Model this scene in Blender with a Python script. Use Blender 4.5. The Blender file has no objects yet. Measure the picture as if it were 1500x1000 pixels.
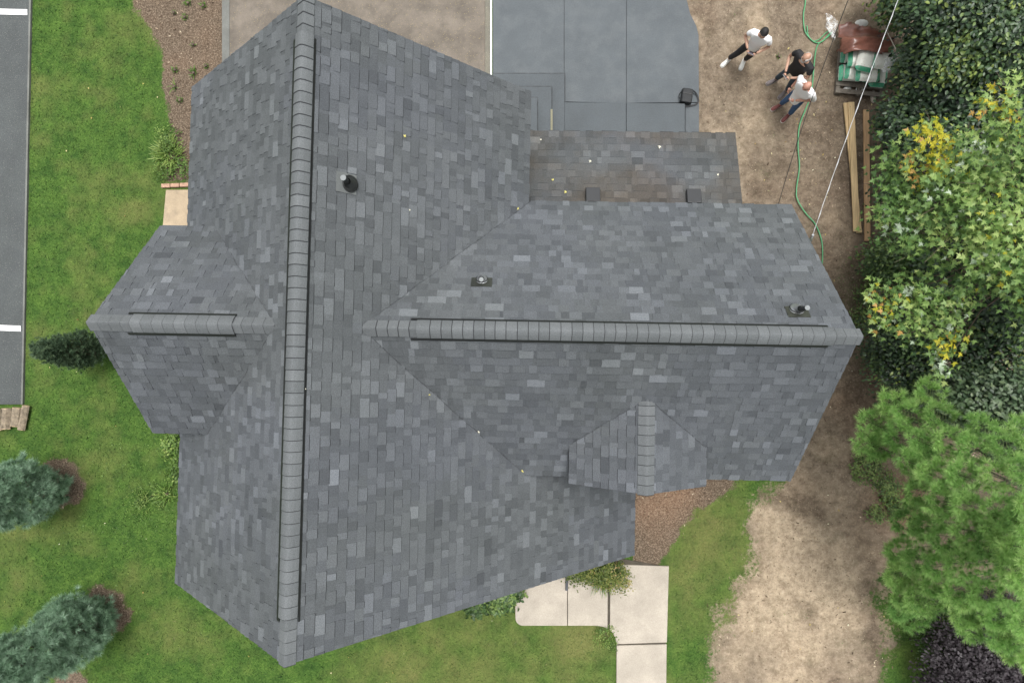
import bpy, bmesh, math, random
import numpy as np
from mathutils import Vector, Matrix
random.seed(7); rng = np.random.default_rng(7)
C = bpy.context.scene.collection
sc = bpy.context.scene
# ------------------------------------------------------------------ camera, world, sun, exposure
CAM_H, FOC = 16.0, 1005.45
TX, TY, YAW = -.0331, -.0162, -.018
def _rot(ax, a):
    c, s = math.cos(a), math.sin(a)
    return np.array({'x': [[1,0,0],[0,c,-s],[0,s,c]], 'y': [[c,0,s],[0,1,0],[-s,0,c]], 'z': [[c,-s,0],[s,c,0],[0,0,1]]}[ax])
TM = _rot('y', TY) @ _rot('x', TX) @ _rot('z', YAW)
cam = bpy.data.cameras.new('camera'); co = bpy.data.objects.new('camera', cam); C.objects.link(co)
cam.sensor_width = 36; cam.lens = FOC/1500*36; cam.clip_start = .1; cam.clip_end = 4000
M = Matrix([list(r) for r in TM.T]).to_4x4(); M.translation = Vector((0, 0, CAM_H)); co.matrix_world = M
sc.camera = co
SUN_EL, SUN_AZ = math.radians(80), math.radians(15)
w = bpy.data.worlds.new('World'); sc.world = w; w.use_nodes = True
nt = w.node_tree; nt.nodes.clear()
sky = nt.nodes.new('ShaderNodeTexSky'); sky.sky_type = 'NISHITA'; sky.sun_disc = False
sky.sun_elevation = SUN_EL; sky.sun_rotation = SUN_AZ; sky.air_density = 1.6; sky.dust_density = 6; sky.ozone_density = 1
hs = nt.nodes.new('ShaderNodeHueSaturation'); hs.inputs['Saturation'].default_value = .10
bg = nt.nodes.new('ShaderNodeBackground'); bg.inputs['Strength'].default_value = .13
wo = nt.nodes.new('ShaderNodeOutputWorld')
nt.links.new(sky.outputs[0], hs.inputs['Color']); nt.links.new(hs.outputs[0], bg.inputs[0]); nt.links.new(bg.outputs[0], wo.inputs[0])
sl = bpy.data.lights.new('sun', 'SUN'); sl.energy = 1.3; sl.angle = math.radians(16); sl.color = (1, .965, .92)
so = bpy.data.objects.new('sun', sl); C.objects.link(so)
sd = Vector((math.sin(SUN_AZ)*math.cos(SUN_EL), math.cos(SUN_AZ)*math.cos(SUN_EL), math.sin(SUN_EL)))
so.rotation_euler = sd.to_track_quat('Z', 'Y').to_euler(); so.location = (0, 0, 30)
sc.view_settings.view_transform = 'Standard'; sc.view_settings.look = 'None'
sc.view_settings.exposure = 0.72; sc.view_settings.gamma = 1; sc.view_settings.use_curve_mapping = False
sc.render.engine = 'CYCLES'

# ------------------------------------------------------------------ helpers
def bp(px, py, z=0.0):
    """point of the photograph taken back to the place at height z"""
    d = TM.T @ np.array([(px-750)/FOC, (500-py)/FOC, -1.0]); t = (z-CAM_H)/d[2]
    return Vector((d[0]*t, d[1]*t, z))
def on_plane(px, py, pl):
    a, b, c = pl                       # z = a + b u + c v
    d = TM.T @ np.array([(px-750)/FOC, (500-py)/FOC, -1.0])
    t = (a-CAM_H)/(d[2]-b*d[0]-c*d[1]); return Vector((d[0]*t, d[1]*t, CAM_H+d[2]*t))
def project(p):
    q = TM @ (np.array(p)-np.array([0, 0, CAM_H])); return 750+FOC*q[0]/-q[2], 500-FOC*q[1]/-q[2]
def setp(o, label=None, cat=None, group=None, kind=None):
    for k, v in (('label', label), ('category', cat), ('group', group), ('kind', kind)):
        if v: o[k] = v
    return o
def empty(name, loc, label, cat, group=None, rz=0):
    o = bpy.data.objects.new(name, None); C.objects.link(o); o.location = loc; o.rotation_euler = (0, 0, rz)
    o.empty_display_size = .1
    return setp(o, label, cat, group)
def link(name, me, parent=None):
    o = bpy.data.objects.new(name, me); C.objects.link(o)
    if parent is not None: o.parent = parent
    return o
def mk(name, V, F, mat, parent=None, attrs=None, smooth=False):
    """mesh from arrays; F is one (m,k) array or a list of faces; attrs: name -> per-face floats; world coordinates"""
    me = bpy.data.meshes.new(name)
    if isinstance(F, np.ndarray):
        V = np.asarray(V, np.float32); m, k = F.shape
        me.vertices.add(len(V)); me.vertices.foreach_set('co', V.ravel())
        me.loops.add(m*k); me.loops.foreach_set('vertex_index', F.astype(np.int32).ravel())
        me.polygons.add(m); me.polygons.foreach_set('loop_start', np.arange(0, m*k, k, dtype=np.int32))
        me.update(calc_edges=True)
    else:
        me.from_pydata([tuple(v) for v in V], [], F)
    for a, vals in (attrs or {}).items():
        vals = np.asarray(vals, np.float32)
        dom = 'FACE' if len(vals) == len(me.polygons) else 'POINT'
        me.attributes.new(a, 'FLOAT', dom).data.foreach_set('value', vals)
    if mat: me.materials.append(mat)
    if smooth: me.polygons.foreach_set('use_smooth', [True]*len(me.polygons))
    me.update()
    o = link(name, me, parent)
    if parent is not None:
        q, loc = parent, Matrix.Identity(4)
        loc = world_of(parent); o.matrix_parent_inverse = loc.inverted()
    return o
def world_of(o):
    m = Matrix.LocRotScale(o.location, o.rotation_euler, o.scale)
    return (world_of(o.parent) @ o.matrix_parent_inverse @ m) if o.parent else m
class MB:
    def __init__(s): s.v = []; s.f = []
    def add(s, v, f):
        n = len(s.v); s.v += [Vector(p) for p in v]; s.f += [[i+n for i in q] for q in f]; return s
    def box(s, c, d, R=None, taper=1.0):
        x, y, z = [k/2 for k in d]; vs = []
        for sz in (-1, 1):
            t = taper if sz > 0 else 1
            vs += [Vector((-x*t, -y*t, sz*z)), Vector((x*t, -y*t, sz*z)), Vector((x*t, y*t, sz*z)), Vector((-x*t, y*t, sz*z))]
        if R is not None: vs = [R @ p for p in vs]
        vs = [p+Vector(c) for p in vs]
        return s.add(vs, [[3,2,1,0],[4,5,6,7],[0,1,5,4],[1,2,6,5],[2,3,7,6],[3,0,4,7]])
    def tube(s, pts, r, n=8, cap=True):
        pts = [Vector(p) for p in pts]; rs = r if isinstance(r, (list, tuple)) else [r]*len(pts); vs = []
        for i, p in enumerate(pts):
            d = (pts[min(i+1, len(pts)-1)]-pts[max(i-1, 0)]).normalized()
            a = d.orthogonal().normalized() if i == 0 else (a-d*a.dot(d)).normalized()
            b = d.cross(a)
            vs += [p+(a*math.cos(2*math.pi*k/n)+b*math.sin(2*math.pi*k/n))*rs[i] for k in range(n)]
        fs = [[i*n+k, i*n+(k+1) % n, (i+1)*n+(k+1) % n, (i+1)*n+k] for i in range(len(pts)-1) for k in range(n)]
        if cap: fs += [list(range(n))[::-1], [(len(pts)-1)*n+k for k in range(n)]]
        return s.add(vs, fs)
    def prism(s, poly, z0, z1):
        n = len(poly); vs = [(p[0], p[1], z0) for p in poly]+[(p[0], p[1], z1) for p in poly]
        a = sum(poly[i][0]*poly[(i+1) % n][1]-poly[(i+1) % n][0]*poly[i][1] for i in range(n))
        o = range(n) if a > 0 else range(n-1, -1, -1); o = list(o)
        fs = [o[::-1], [i+n for i in o]]+[[o[i], o[(i+1) % n], o[(i+1) % n]+n, o[i]+n] for i in range(n)]
        return s.add(vs, fs)
    def build(s, name, mat, parent=None, smooth=False, bevel=0, attrs=None):
        o = mk(name, s.v, s.f, mat, parent, attrs, smooth)
        if bevel:
            b = o.modifiers.new('bevel', 'BEVEL'); b.width = bevel; b.segments = 2; b.limit_method = 'ANGLE'
        return o
# ------------------------------------------------------------------ materials
def newmat(name):
    m = bpy.data.materials.new(name); m.use_nodes = True; n = m.node_tree; n.nodes.clear()
    out = n.nodes.new('ShaderNodeOutputMaterial'); b = n.nodes.new('ShaderNodeBsdfPrincipled')
    n.links.new(b.outputs[0], out.inputs[0]); return m, n, b, out
def N(n, t, **kw):
    x = n.nodes.new('ShaderNode'+t)
    for k, v in kw.items():
        if k in x.inputs: x.inputs[k].default_value = v
        else: setattr(x, k, v)
    return x
def noise(n, scale, detail=4, rough=.55, dim=None):
    tc = next((q for q in n.nodes if q.bl_idname == 'ShaderNodeNewGeometry'), None) or n.nodes.new('ShaderNodeNewGeometry')
    x = N(n, 'TexNoise', Scale=scale, Detail=detail, Roughness=rough); n.links.new(tc.outputs['Position'], x.inputs['Vector']); return x.outputs['Fac']
def ramp(n, fac, stops, interp='LINEAR'):
    r = n.nodes.new('ShaderNodeValToRGB'); e = r.color_ramp.elements; r.color_ramp.interpolation = interp
    while len(e) < len(stops): e.new(.5)
    for q, (p, c) in zip(e, stops): q.position = p; q.color = (*c, 1) if len(c) == 3 else c
    n.links.new(fac, r.inputs[0]); return r.outputs[0]
def mix(n, fac, a, b, mode='MIX'):
    x = n.nodes.new('ShaderNodeMix'); x.data_type = 'RGBA'; x.blend_type = mode
    for s, v in ((x.inputs[0], fac), (x.inputs[6], a), (x.inputs[7], b)):
        if isinstance(v, (int, float)): s.default_value = v
        elif isinstance(v, tuple): s.default_value = (*v, 1)
        else: n.links.new(v, s)
    return x.outputs[2]
def attr(n, name):
    x = n.nodes.new('ShaderNodeAttribute'); x.attribute_name = name; return x.outputs['Fac']
def fmath(n, op, a, b=0.0):
    x = n.nodes.new('ShaderNodeMath'); x.operation = op
    for i, v in enumerate((a, b)):
        if isinstance(v, (int, float)): x.inputs[i].default_value = v
        else: n.links.new(v, x.inputs[i])
    return x.outputs[0]
def bump(n, b, h, strength=.3, dist=.01):
    x = N(n, 'Bump', Strength=strength, Distance=dist); n.links.new(h, x.inputs['Height']); n.links.new(x.outputs[0], b.inputs['Normal'])
def spots(n, scale, thr, soft=.03):
    """1 in small random specks"""
    g = next((q for q in n.nodes if q.bl_idname == 'ShaderNodeNewGeometry'), None) or n.nodes.new('ShaderNodeNewGeometry')
    v = N(n, 'TexVoronoi', Scale=scale); n.links.new(g.outputs['Position'], v.inputs['Vector'])
    return ramp(n, v.outputs['Distance'], [(thr, (1,1,1)), (thr+soft, (0,0,0))])
def simple(name, col, rough=.7, var=.25, scale=6, fine=60, metallic=0, bumpy=.1):
    m, n, b, _ = newmat(name)
    k = lambda f: tuple(min(1, c*f) for c in col)
    c1 = ramp(n, noise(n, scale), [(.3, k(1-var)), (.7, k(1+var))])
    c2 = ramp(n, noise(n, fine, 2), [(.3, (1-var*.6,)*3), (.7, (1+var*.3,)*3)])
    n.links.new(mix(n, 1.0, c1, c2, 'MULTIPLY'), b.inputs['Base Color'])
    b.inputs['Roughness'].default_value = rough; b.inputs['Metallic'].default_value = metallic
    if bumpy: bump(n, b, noise(n, fine, 3), bumpy, .004)
    return m
def foliage(name, stops, rough=.5, trans=.25, var=.35, spec=.35):
    m, n, b, out = newmat(name)
    c = ramp(n, attr(n, 'tone'), stops)
    c = mix(n, 1.0, c, ramp(n, noise(n, 1.3, 2), [(.3, (1-var,)*3), (.7, (1+var*.5,)*3)]), 'MULTIPLY')
    n.links.new(c, b.inputs['Base Color']); b.inputs['Roughness'].default_value = rough
    b.inputs['Specular IOR Level'].default_value = spec
    t = n.nodes.new('ShaderNodeBsdfTranslucent'); n.links.new(c, t.inputs[0])
    ms = n.nodes.new('ShaderNodeMixShader'); ms.inputs[0].default_value = trans
    n.links.new(b.outputs[0], ms.inputs[1]); n.links.new(t.outputs[0], ms.inputs[2]); n.links.new(ms.outputs[0], out.inputs[0])
    return m
# roof shingles: each carries its own tone
def shingle_mat(name, brown=0.0):
    m, n, b, _ = newmat(name)
    c = ramp(n, attr(n, 'tone'), [(0, (.056,.061,.065)), (.3, (.080,.087,.092)), (.62, (.100,.108,.114)), (.86, (.124,.134,.142)), (1, (.150,.162,.171))])
    c = mix(n, fmath(n, 'MULTIPLY', attr(n, 'hue'), .35), c, mix(n, 1.0, c, (.98, .98, 1.12), 'MULTIPLY'))
    gran = ramp(n, noise(n, 75, 4, .85), [(.34, (.66,)*3), (.5, (1,)*3), (.66, (1.36,)*3)])
    c = mix(n, 1.0, c, gran, 'MULTIPLY')
    c = mix(n, 1.0, c, ramp(n, noise(n, .7, 4), [(.3, (.90,.91,.90)), (.7, (1.08,1.08,1.09))]), 'MULTIPLY')
    if brown:
        f = fmath(n, 'MULTIPLY', ramp(n, noise(n, .9, 5), [(.38, (0,0,0)), (.62, (1,1,1))]), brown)
        c = mix(n, 1.0, c, (.86, .85, .83), 'MULTIPLY'); c = mix(n, f, c, mix(n, 1.0, c, (1.0, .84, .70), 'MULTIPLY'))
    c = mix(n, attr(n, 'cut'), c, (.030,.033,.036))  # butt edge darkened well past asphalt to paint a shadow line under each course
    n.links.new(c, b.inputs['Base Color']); b.inputs['Roughness'].default_value = .88
    b.inputs['Specular IOR Level'].default_value = .25
    bump(n, b, noise(n, 220, 2, .8), .6, .003); return m
M_SH = shingle_mat('shingle'); M_SHP = shingle_mat('shingle_dusty', 1.0)
def cap_mat():
    m, n, b, _ = newmat('ridge_cap')
    c = ramp(n, attr(n, 'tone'), [(0, (.108,.117,.122)), (1, (.132,.142,.148))])
    c = mix(n, 1.0, c, ramp(n, noise(n, 80, 4, .85), [(.34, (.72,)*3), (.5, (1,)*3), (.66, (1.3,)*3)]), 'MULTIPLY')
    c = mix(n, attr(n, 'cut'), c, (.045,.048,.052))  # butt end of each cap darkened to paint in its shadow line
    n.links.new(c, b.inputs['Base Color']); b.inputs['Roughness'].default_value = .88; b.inputs['Specular IOR Level'].default_value = .25
    bump(n, b, noise(n, 220, 2, .8), .5, .003); return m
M_CAP = cap_mat()
M_BLACK = simple('black_plastic', (.012,.013,.014), .5, .2)
M_DECK = simple('roof_deck', (.045,.05,.055), .9)
M_WALL = simple('pale_siding', (.55,.54,.5), .6, .08)
M_TRIM = simple('grey_trim', (.13,.14,.15), .6, .1)
M_METAL = simple('galvanised', (.42,.44,.46), .35, .15, metallic=.7)
M_RUB = simple('rubber', (.02,.022,.022), .45, .2)
M_BARK = simple('bark', (.10,.075,.055), .9, .35, 9, 90, bumpy=.5)
M_PBARK = simple('pale_bark', (.22,.2,.17), .9, .3, 9, 90, bumpy=.4)

# ------------------------------------------------------------------ ground: lawn, dirt yard and mulch beds share one surface
STEP = .055
xs = np.arange(-14.2, 14.2, STEP); ys = np.arange(-9.6, 10.2, STEP); GX, GY = np.meshgrid(xs, ys)
def vnoise(X, Y, s, seed):
    r = np.random.default_rng(seed).random((256, 256)); x = X/s+500; y = Y/s+500
    xi = np.floor(x).astype(int); yi = np.floor(y).astype(int); fx = x-xi; fy = y-yi
    fx = fx*fx*(3-2*fx); fy = fy*fy*(3-2*fy); g = lambda a, b: r[a % 256, b % 256]
    return (g(xi,yi)*(1-fx)+g(xi+1,yi)*fx)*(1-fy)+(g(xi,yi+1)*(1-fx)+g(xi+1,yi+1)*fx)*fy-.5
def fbm(X, Y, s, seed, o=4): return sum(vnoise(X, Y, s/2**i, seed+i)/1.8**i for i in range(o))
def P2(pts): return [tuple(bp(x, y, 0)[:2]) for x, y in pts]
def sdist(poly, X, Y):
    """signed distance, positive inside"""
    d = np.full(X.shape, 1e9); ins = np.zeros(X.shape, bool); n = len(poly)
    for i in range(n):
        (x1, y1), (x2, y2) = poly[i], poly[(i+1) % n]; ex, ey = x2-x1, y2-y1
        t = np.clip(((X-x1)*ex+(Y-y1)*ey)/(ex*ex+ey*ey+1e-12), 0, 1)
        d = np.minimum(d, np.hypot(X-x1-t*ex, Y-y1-t*ey))
        c = (y1 > Y) != (y2 > Y); xx = x1+(Y-y1)/(y2-y1 if y2 != y1 else 1e-12)*ex; ins ^= c & (X < xx)
    return np.where(ins, d, -d)
DIRT = P2([(960,-90),(960,20),(1015,250),(1020,500),(1090,600),(1158,680),(1150,705),(1118,722),(1108,765),(1100,815),(1086,868),(1060,905),(1048,940),(1045,1100),
           (1312,1100),(1308,1000),(1303,955),(1290,895),(1288,850),(1400,860),(1480,890),(1700,900),(1700,-90)])
MULCH = [P2([(150,-90),(196,-20),(198,18),(222,50),(238,85),(237,120),(243,170),(250,200),(240,268),(300,270),(420,130),(420,-90)]),
         P2([(920,600),(1110,690),(1062,716),(1040,735),(1012,752),(992,790),(970,815),(958,833),(925,830)]),
         P2([(66,676),(98,668),(118,682),(125,712),(116,738),(92,746),(60,738),(40,700)]),
         P2([(130,866),(157,856),(178,870),(186,898),(176,922),(140,932),(110,900)]),
         P2([(78,985),(100,975),(126,990),(128,1040),(80,1045)]),
         P2([(78,985),(100,975),(126,990)])]
edge = fbm(GX, GY, .5, 11)*.32+fbm(GX, GY, .12, 17, 2)*.12
sD = sdist(DIRT, GX, GY)+edge*1.1
sM = np.max([sdist(p, GX, GY) for p in MULCH], 0)+edge*.55
dirt = np.clip((sD+fbm(GX, GY, .9, 19, 3)*.35)/.85+.5, 0, 1); mulch = np.clip(sM/.22+.5, 0, 1)*(dirt < .5)
def blob(px, py, r, s=1):
    c = bp(px, py, 0); return s*np.exp(-((GX-c[0])**2+(GY-c[1])**2)/(r*r))
def blobs(L): return sum(blob(*b) for b in L)
pale = np.clip(blobs([(1150,870,1.6,.8),(1120,740,.5,.6),(1200,960,1.8,.6),(1180,800,1.1,.5),(1160,760,.5,.4),(1105,170,.5,.3),(1180,480,.5,.1),(965,812,.35,.9),(1122,752,.22,1.2),(1170,790,.16,.8),(1152,735,.14,.8),(1095,60,.9,.25)])
               + fbm(GX, GY, .9, 31)*1.0, 0, 1)
red = np.clip(blobs([(1320,740,.7,1),(1300,560,.6,.5),(950,740,.6,.8),(1000,720,.5,.8),(1250,600,.5,.3)])+fbm(GX, GY, .7, 41)*.3, 0, 1)
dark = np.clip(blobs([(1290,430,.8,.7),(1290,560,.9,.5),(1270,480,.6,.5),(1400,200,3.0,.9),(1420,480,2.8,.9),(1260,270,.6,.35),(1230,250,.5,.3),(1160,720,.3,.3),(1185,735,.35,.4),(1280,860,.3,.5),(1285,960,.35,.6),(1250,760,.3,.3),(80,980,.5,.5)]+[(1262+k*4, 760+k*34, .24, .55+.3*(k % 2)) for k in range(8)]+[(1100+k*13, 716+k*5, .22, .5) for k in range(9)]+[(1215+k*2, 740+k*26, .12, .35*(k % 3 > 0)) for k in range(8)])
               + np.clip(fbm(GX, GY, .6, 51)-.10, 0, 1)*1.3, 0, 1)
dry = np.clip(blobs([(1030,800,1.3,.35),(650,960,2.2,.3),(1040,760,.8,.55),(1000,860,.6,.4),(700,950,1.2,.45),(800,960,1.0,.4),(1090,900,.5,.6),(220,260,.9,.3),(190,300,.6,.35),(150,600,.7,.35),(70,560,.4,.2),(40,760,.8,.3),(240,890,.9,.3),(560,980,1,.4),(860,940,.5,.7)])
              + fbm(GX, GY, 1.3, 61)*.6+fbm(GX, GY, .3, 71)*.4, 0, 1)
cover = np.clip(blobs([(170,680,1.0,.5),(230,740,.8,.7),(130,780,.7,.45),(300,760,1,.5),(190,880,.7,.3),(1270,440,.6,.8),(1275,520,.5,.5),(1250,100,.3,.3),(1240,360,.3,.2)])+fbm(GX, GY, .35, 81)*.35-.05, 0, 1)
GZ = fbm(GX, GY, 1.6, 91)*.03+fbm(GX, GY, .25, 95, 3)*(.012+.028*dirt*(1-pale*.7)+.02*mulch)
FLAT = [P2(q) for q in ([(-90,-90),(44,-90),(33,593),(-90,593)], [(322,-90),(1026,-90),(1026,215),(1000,300),(322,300)], [(750,780),(984,780),(984,1090),(900,1090),(895,940),(860,922),(750,922)], [(236,262),(300,262),(300,345),(236,345)])]
fl = np.clip(np.max([sdist(p, GX, GY) for p in FLAT], 0)/.12+.8, 0, 1)
GZ = GZ*(1-fl)-.012*fl
ny, nx = GX.shape
idx = np.arange(nx*ny).reshape(ny, nx)
Q = np.stack([idx[:-1,:-1], idx[:-1,1:], idx[1:,1:], idx[1:,:-1]], -1).reshape(-1, 4)
fd = dirt[:-1,:-1].ravel() > .5; fm = (mulch[:-1,:-1].ravel() > .5) & ~fd
def ground_mat():
    m, n, b, _ = newmat('ground_cover')
    d, mu, pa, re, da, dr, cv = [attr(n, k) for k in ('dirt','mulch','pale','red','dark','dry','cover')]
    g = ramp(n, noise(n, 24, 5, .8), [(.3, (.024,.058,.011)), (.5, (.050,.105,.021)), (.7, (.098,.165,.042))])
    g = mix(n, 1.0, g, ramp(n, noise(n, 2.6, 7, .75), [(.35, (.58,.66,.66)), (.65, (1.38,1.26,1.15))]), 'MULTIPLY')
    g2 = ramp(n, noise(n, 26, 4, .8), [(.3, (.11,.115,.035)), (.7, (.24,.21,.085))])
    g = mix(n, fmath(n, 'MULTIPLY', dr, .62), g, g2)
    g = mix(n, fmath(n, 'MULTIPLY', spots(n, 45, .12), fmath(n, 'ADD', fmath(n, 'MULTIPLY', cv, .9), .04)), g, (.18,.30,.09))
    s = ramp(n, noise(n, 17, 7, .82), [(.3, (.125,.096,.070)), (.5, (.205,.165,.122)), (.7, (.285,.238,.18))])
    s = mix(n, pa, s, ramp(n, noise(n, 15, 7, .82), [(.3, (.25,.195,.138)), (.5, (.36,.29,.205)), (.7, (.45,.38,.285))]))
    s = mix(n, fmath(n, 'MULTIPLY', re, .7), s, ramp(n, noise(n, 24, 5, .8), [(.25, (.075,.038,.022)), (.7, (.25,.135,.08))]))
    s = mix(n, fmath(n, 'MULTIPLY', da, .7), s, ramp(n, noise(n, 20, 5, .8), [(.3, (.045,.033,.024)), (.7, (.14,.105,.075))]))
    s = mix(n, 1.0, s, ramp(n, noise(n, 5, 7, .72), [(.35, (.62,.60,.58)), (.65, (1.2,1.2,1.2))]), 'MULTIPLY')
    s = mix(n, spots(n, 16, .09), s, (.42,.36,.26)); s = mix(n, spots(n, 24, .10), s, (.05,.036,.025))
    s = mix(n, fmath(n, 'MULTIPLY', fmath(n, 'MULTIPLY', cv, .9), ramp(n, noise(n, 18, 3, .7), [(.45, (0,0,0)), (.58, (1,1,1))])), s, (.045,.085,.022))
    u = ramp(n, noise(n, 30, 5, .85), [(.34, (.030,.021,.015)), (.5, (.110,.082,.058)), (.66, (.27,.215,.16))])
    u = mix(n, fmath(n, 'MULTIPLY', re, .8), u, ramp(n, noise(n, 30, 5, .85), [(.34, (.09,.05,.03)), (.5, (.24,.15,.098)), (.66, (.40,.29,.20))]))
    u = mix(n, fmath(n, 'MULTIPLY', spots(n, 38, .12), .8), u, (.46,.39,.30)); u = mix(n, spots(n, 30, .14), u, (.03,.02,.014))
    e = lambda f, sc_: ramp(n, fmath(n, 'ADD', f, fmath(n, 'MULTIPLY', fmath(n, 'SUBTRACT', noise(n, sc_, 4, .7), .5), 1.3)), [(.36, (0,0,0)), (.64, (1,1,1))])
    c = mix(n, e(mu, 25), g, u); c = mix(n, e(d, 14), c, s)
    n.links.new(c, b.inputs['Base Color']); b.inputs['Roughness'].default_value = .95; b.inputs['Specular IOR Level'].default_value = .15
    bump(n, b, noise(n, 60, 6, .8), .7, .02); return m
M_G = ground_mat()
GA = dict(dirt=dirt, mulch=mulch, pale=pale, red=red, dark=dark, dry=dry, cover=cover)
GV = np.stack([GX, GY, GZ], -1).reshape(-1, 3)
def ground_piece(name, sel):
    q = Q[sel]; used = np.unique(q); re_ = np.zeros(len(GV), np.int64); re_[used] = np.arange(len(used))
    o = mk(name, GV[used], re_[q], M_G, attrs={k: v.ravel()[used] for k, v in GA.items()}, smooth=True)
    return setp(o, kind='structure')
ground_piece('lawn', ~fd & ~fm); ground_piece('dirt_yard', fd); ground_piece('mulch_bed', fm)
def gz(x, y):
    i = np.clip(((np.asarray(x)-xs[0])/STEP).round().astype(int), 0, nx-1); j = np.clip(((np.asarray(y)-ys[0])/STEP).round().astype(int), 0, ny-1)
    return GZ[j, i], (j, i)
far = MB(); R1 = 2500
far.add([(-R1,-R1,-.06),(R1,-R1,-.06),(R1,R1,-.06),(-R1,R1,-.06)], [[0,1,2,3]])
setp(far.build('ground', simple('distant_grass', (.06,.105,.025), .95, .4, .5, 20)), kind='structure')

# ------------------------------------------------------------------ scatter machinery for leaves, blades and needles
def frames(n, up=1.0, spread=1.0, out=None):
    """random normals (biased up / outwards) and directions"""
    nr = rng.normal(size=(n, 3))*spread; nr[:, 2] = np.abs(nr[:, 2])*.5+up
    if out is not None: nr += out
    nr /= np.linalg.norm(nr, axis=1, keepdims=True)
    d = rng.normal(size=(n, 3)); d -= nr*(d*nr).sum(1, keepdims=True); d /= np.linalg.norm(d, axis=1, keepdims=True)
    return nr, d
def scatter(T, F, pos, nr, d, s):
    y = np.cross(nr, d); s = np.broadcast_to(np.asarray(s), (len(pos),))[:, None, None]
    V = pos[:, None]+s*(T[None, :, 0, None]*d[:, None]+T[None, :, 1, None]*y[:, None]+T[None, :, 2, None]*nr[:, None])
    FF = F[None]+(np.arange(len(pos))*len(T))[:, None, None]
    return V.reshape(-1, 3), FF.reshape(-1, F.shape[1])
def join(parts):
    V, F, A, o = [], [], [], 0
    for v, f, a in parts: V.append(v); F.append(f+o); A.append(a); o += len(v)
    return np.concatenate(V), np.concatenate(F), np.concatenate(A)
LEAF_T = np.array([[0,0,0],[.3,.26,.07],[.3,0,0],[.3,-.26,.07],[.68,.24,.06],[.68,0,-.01],[.68,-.24,.06],[1,0,-.08]])
LEAF_F = np.array([[0,2,1],[0,3,2],[1,2,4],[2,5,4],[2,3,5],[3,6,5],[4,5,7],[5,6,7]])
BLADE_T = np.array([[0,.5,0],[0,-.5,0],[.5,.35,0],[.5,-.35,0],[1,0,0]])*np.array([1,.08,1])
BLADE_F = np.array([[0,1,2],[1,3,2],[2,3,4]])
_mp = [(0,.0),(.12,.10),(-.06,.36),(.20,.20),(.34,.66),(.40,.40),(.46,.12),(.64,.26),(.72,.10),(1.05,0)]
_mo = _mp+[(x, -y) for x, y in _mp[-2:0:-1]]
MAPLE_T = np.array([[.38,0,0]]+[[x, y, .10*abs(y)-.18*max(0, x-.4)**2] for x, y in _mo])
MAPLE_F = np.array([[0, i+1, (i+1) % len(_mo)+1] for i in range(len(_mo))])
def tuft_template(k, spread=1.1, width=.035, seed=0):
    r = np.random.default_rng(seed); T, F = [], []
    for i in range(k):
        a = r.uniform(0, 2*math.pi); t = spread*math.sqrt(r.uniform(0, 1)); l = r.uniform(.75, 1.05)
        d = np.array([math.cos(a)*math.sin(t), math.sin(a)*math.sin(t), math.cos(t)]); q = np.cross(d, [0, 0, 1.0]) if t > .05 else np.array([1., 0, 0])
        q /= np.linalg.norm(q); q = q*math.cos(i)+np.cross(d, q)*math.sin(i)
        b = d*.04; j = len(T); tip = d*l-np.array([0, 0, .10*t])
        T += [b+q*width/2, b-q*width/2, tip]; F.append([j, j+1, j+2])
    return np.array(T), np.array(F)
TUFTS = [tuft_template(46, 1.25, .05, s) for s in range(4)]
def tufts(pos, ax, size, tone, temps=None):
    parts = []; temps = temps or TUFTS; pick = rng.integers(0, len(temps), len(pos)); ax = ax/np.linalg.norm(ax, axis=1, keepdims=True)
    size = np.broadcast_to(np.asarray(size, float), (len(pos),))
    for k, (T, F) in enumerate(temps):
        m = pick == k
        if not m.any(): continue
        d = rng.normal(size=(m.sum(), 3)); a = ax[m]; d -= a*(d*a).sum(1, keepdims=True); d /= np.linalg.norm(d, axis=1, keepdims=True)
        v, f = scatter(T, F, pos[m], a, d, size[m]); parts.append((v, f, np.clip(np.repeat(tone[m], len(F))+rng.normal(0, .10, m.sum()*len(F)), 0, 1)))
    return join(parts)

# ------------------------------------------------------------------ lawn blades, weeds, litter
def pick_points(n, weight):
    x = rng.uniform(xs[1], xs[-2], n); y = rng.uniform(ys[1], ys[-2], n); z, (j, i) = gz(x, y)
    k = rng.random(n) < weight[j, i]; return x[k], y[k], z[k], j[k], i[k]
lawnw = np.clip(1-dirt*1.6, 0, 1)*np.clip(1-mulch*1.5, 0, 1)*(fl < .3)
x, y, z, j, i = pick_points(330000, lawnw)
nr, d = frames(len(x), .2, 1.0); d[:, 2] = np.abs(d[:, 2])*.6+.12
v, f = scatter(np.array([[0,.5,0],[0,-.5,0],[1,0,0]])*np.array([1,.22,1]), np.array([[0,1,2]]), np.stack([x, y, z-.004], 1), nr, d, rng.uniform(.035, .09, len(x)))
tone = np.clip(.42+rng.normal(0, .20, len(x))+(dry[j, i]-.3)*.55, 0, 1)
M_BL = foliage('grass_blade', [(0, (.017,.048,.010)), (.35, (.043,.098,.020)), (.65, (.094,.155,.042)), (1, (.23,.22,.10))], .6, .3, .15)
setp(mk('grass', v, f, M_BL, attrs={'tone': tone}), 'short mown grass with dry straw-coloured patches on the lawn', 'grass', kind='stuff')
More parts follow.
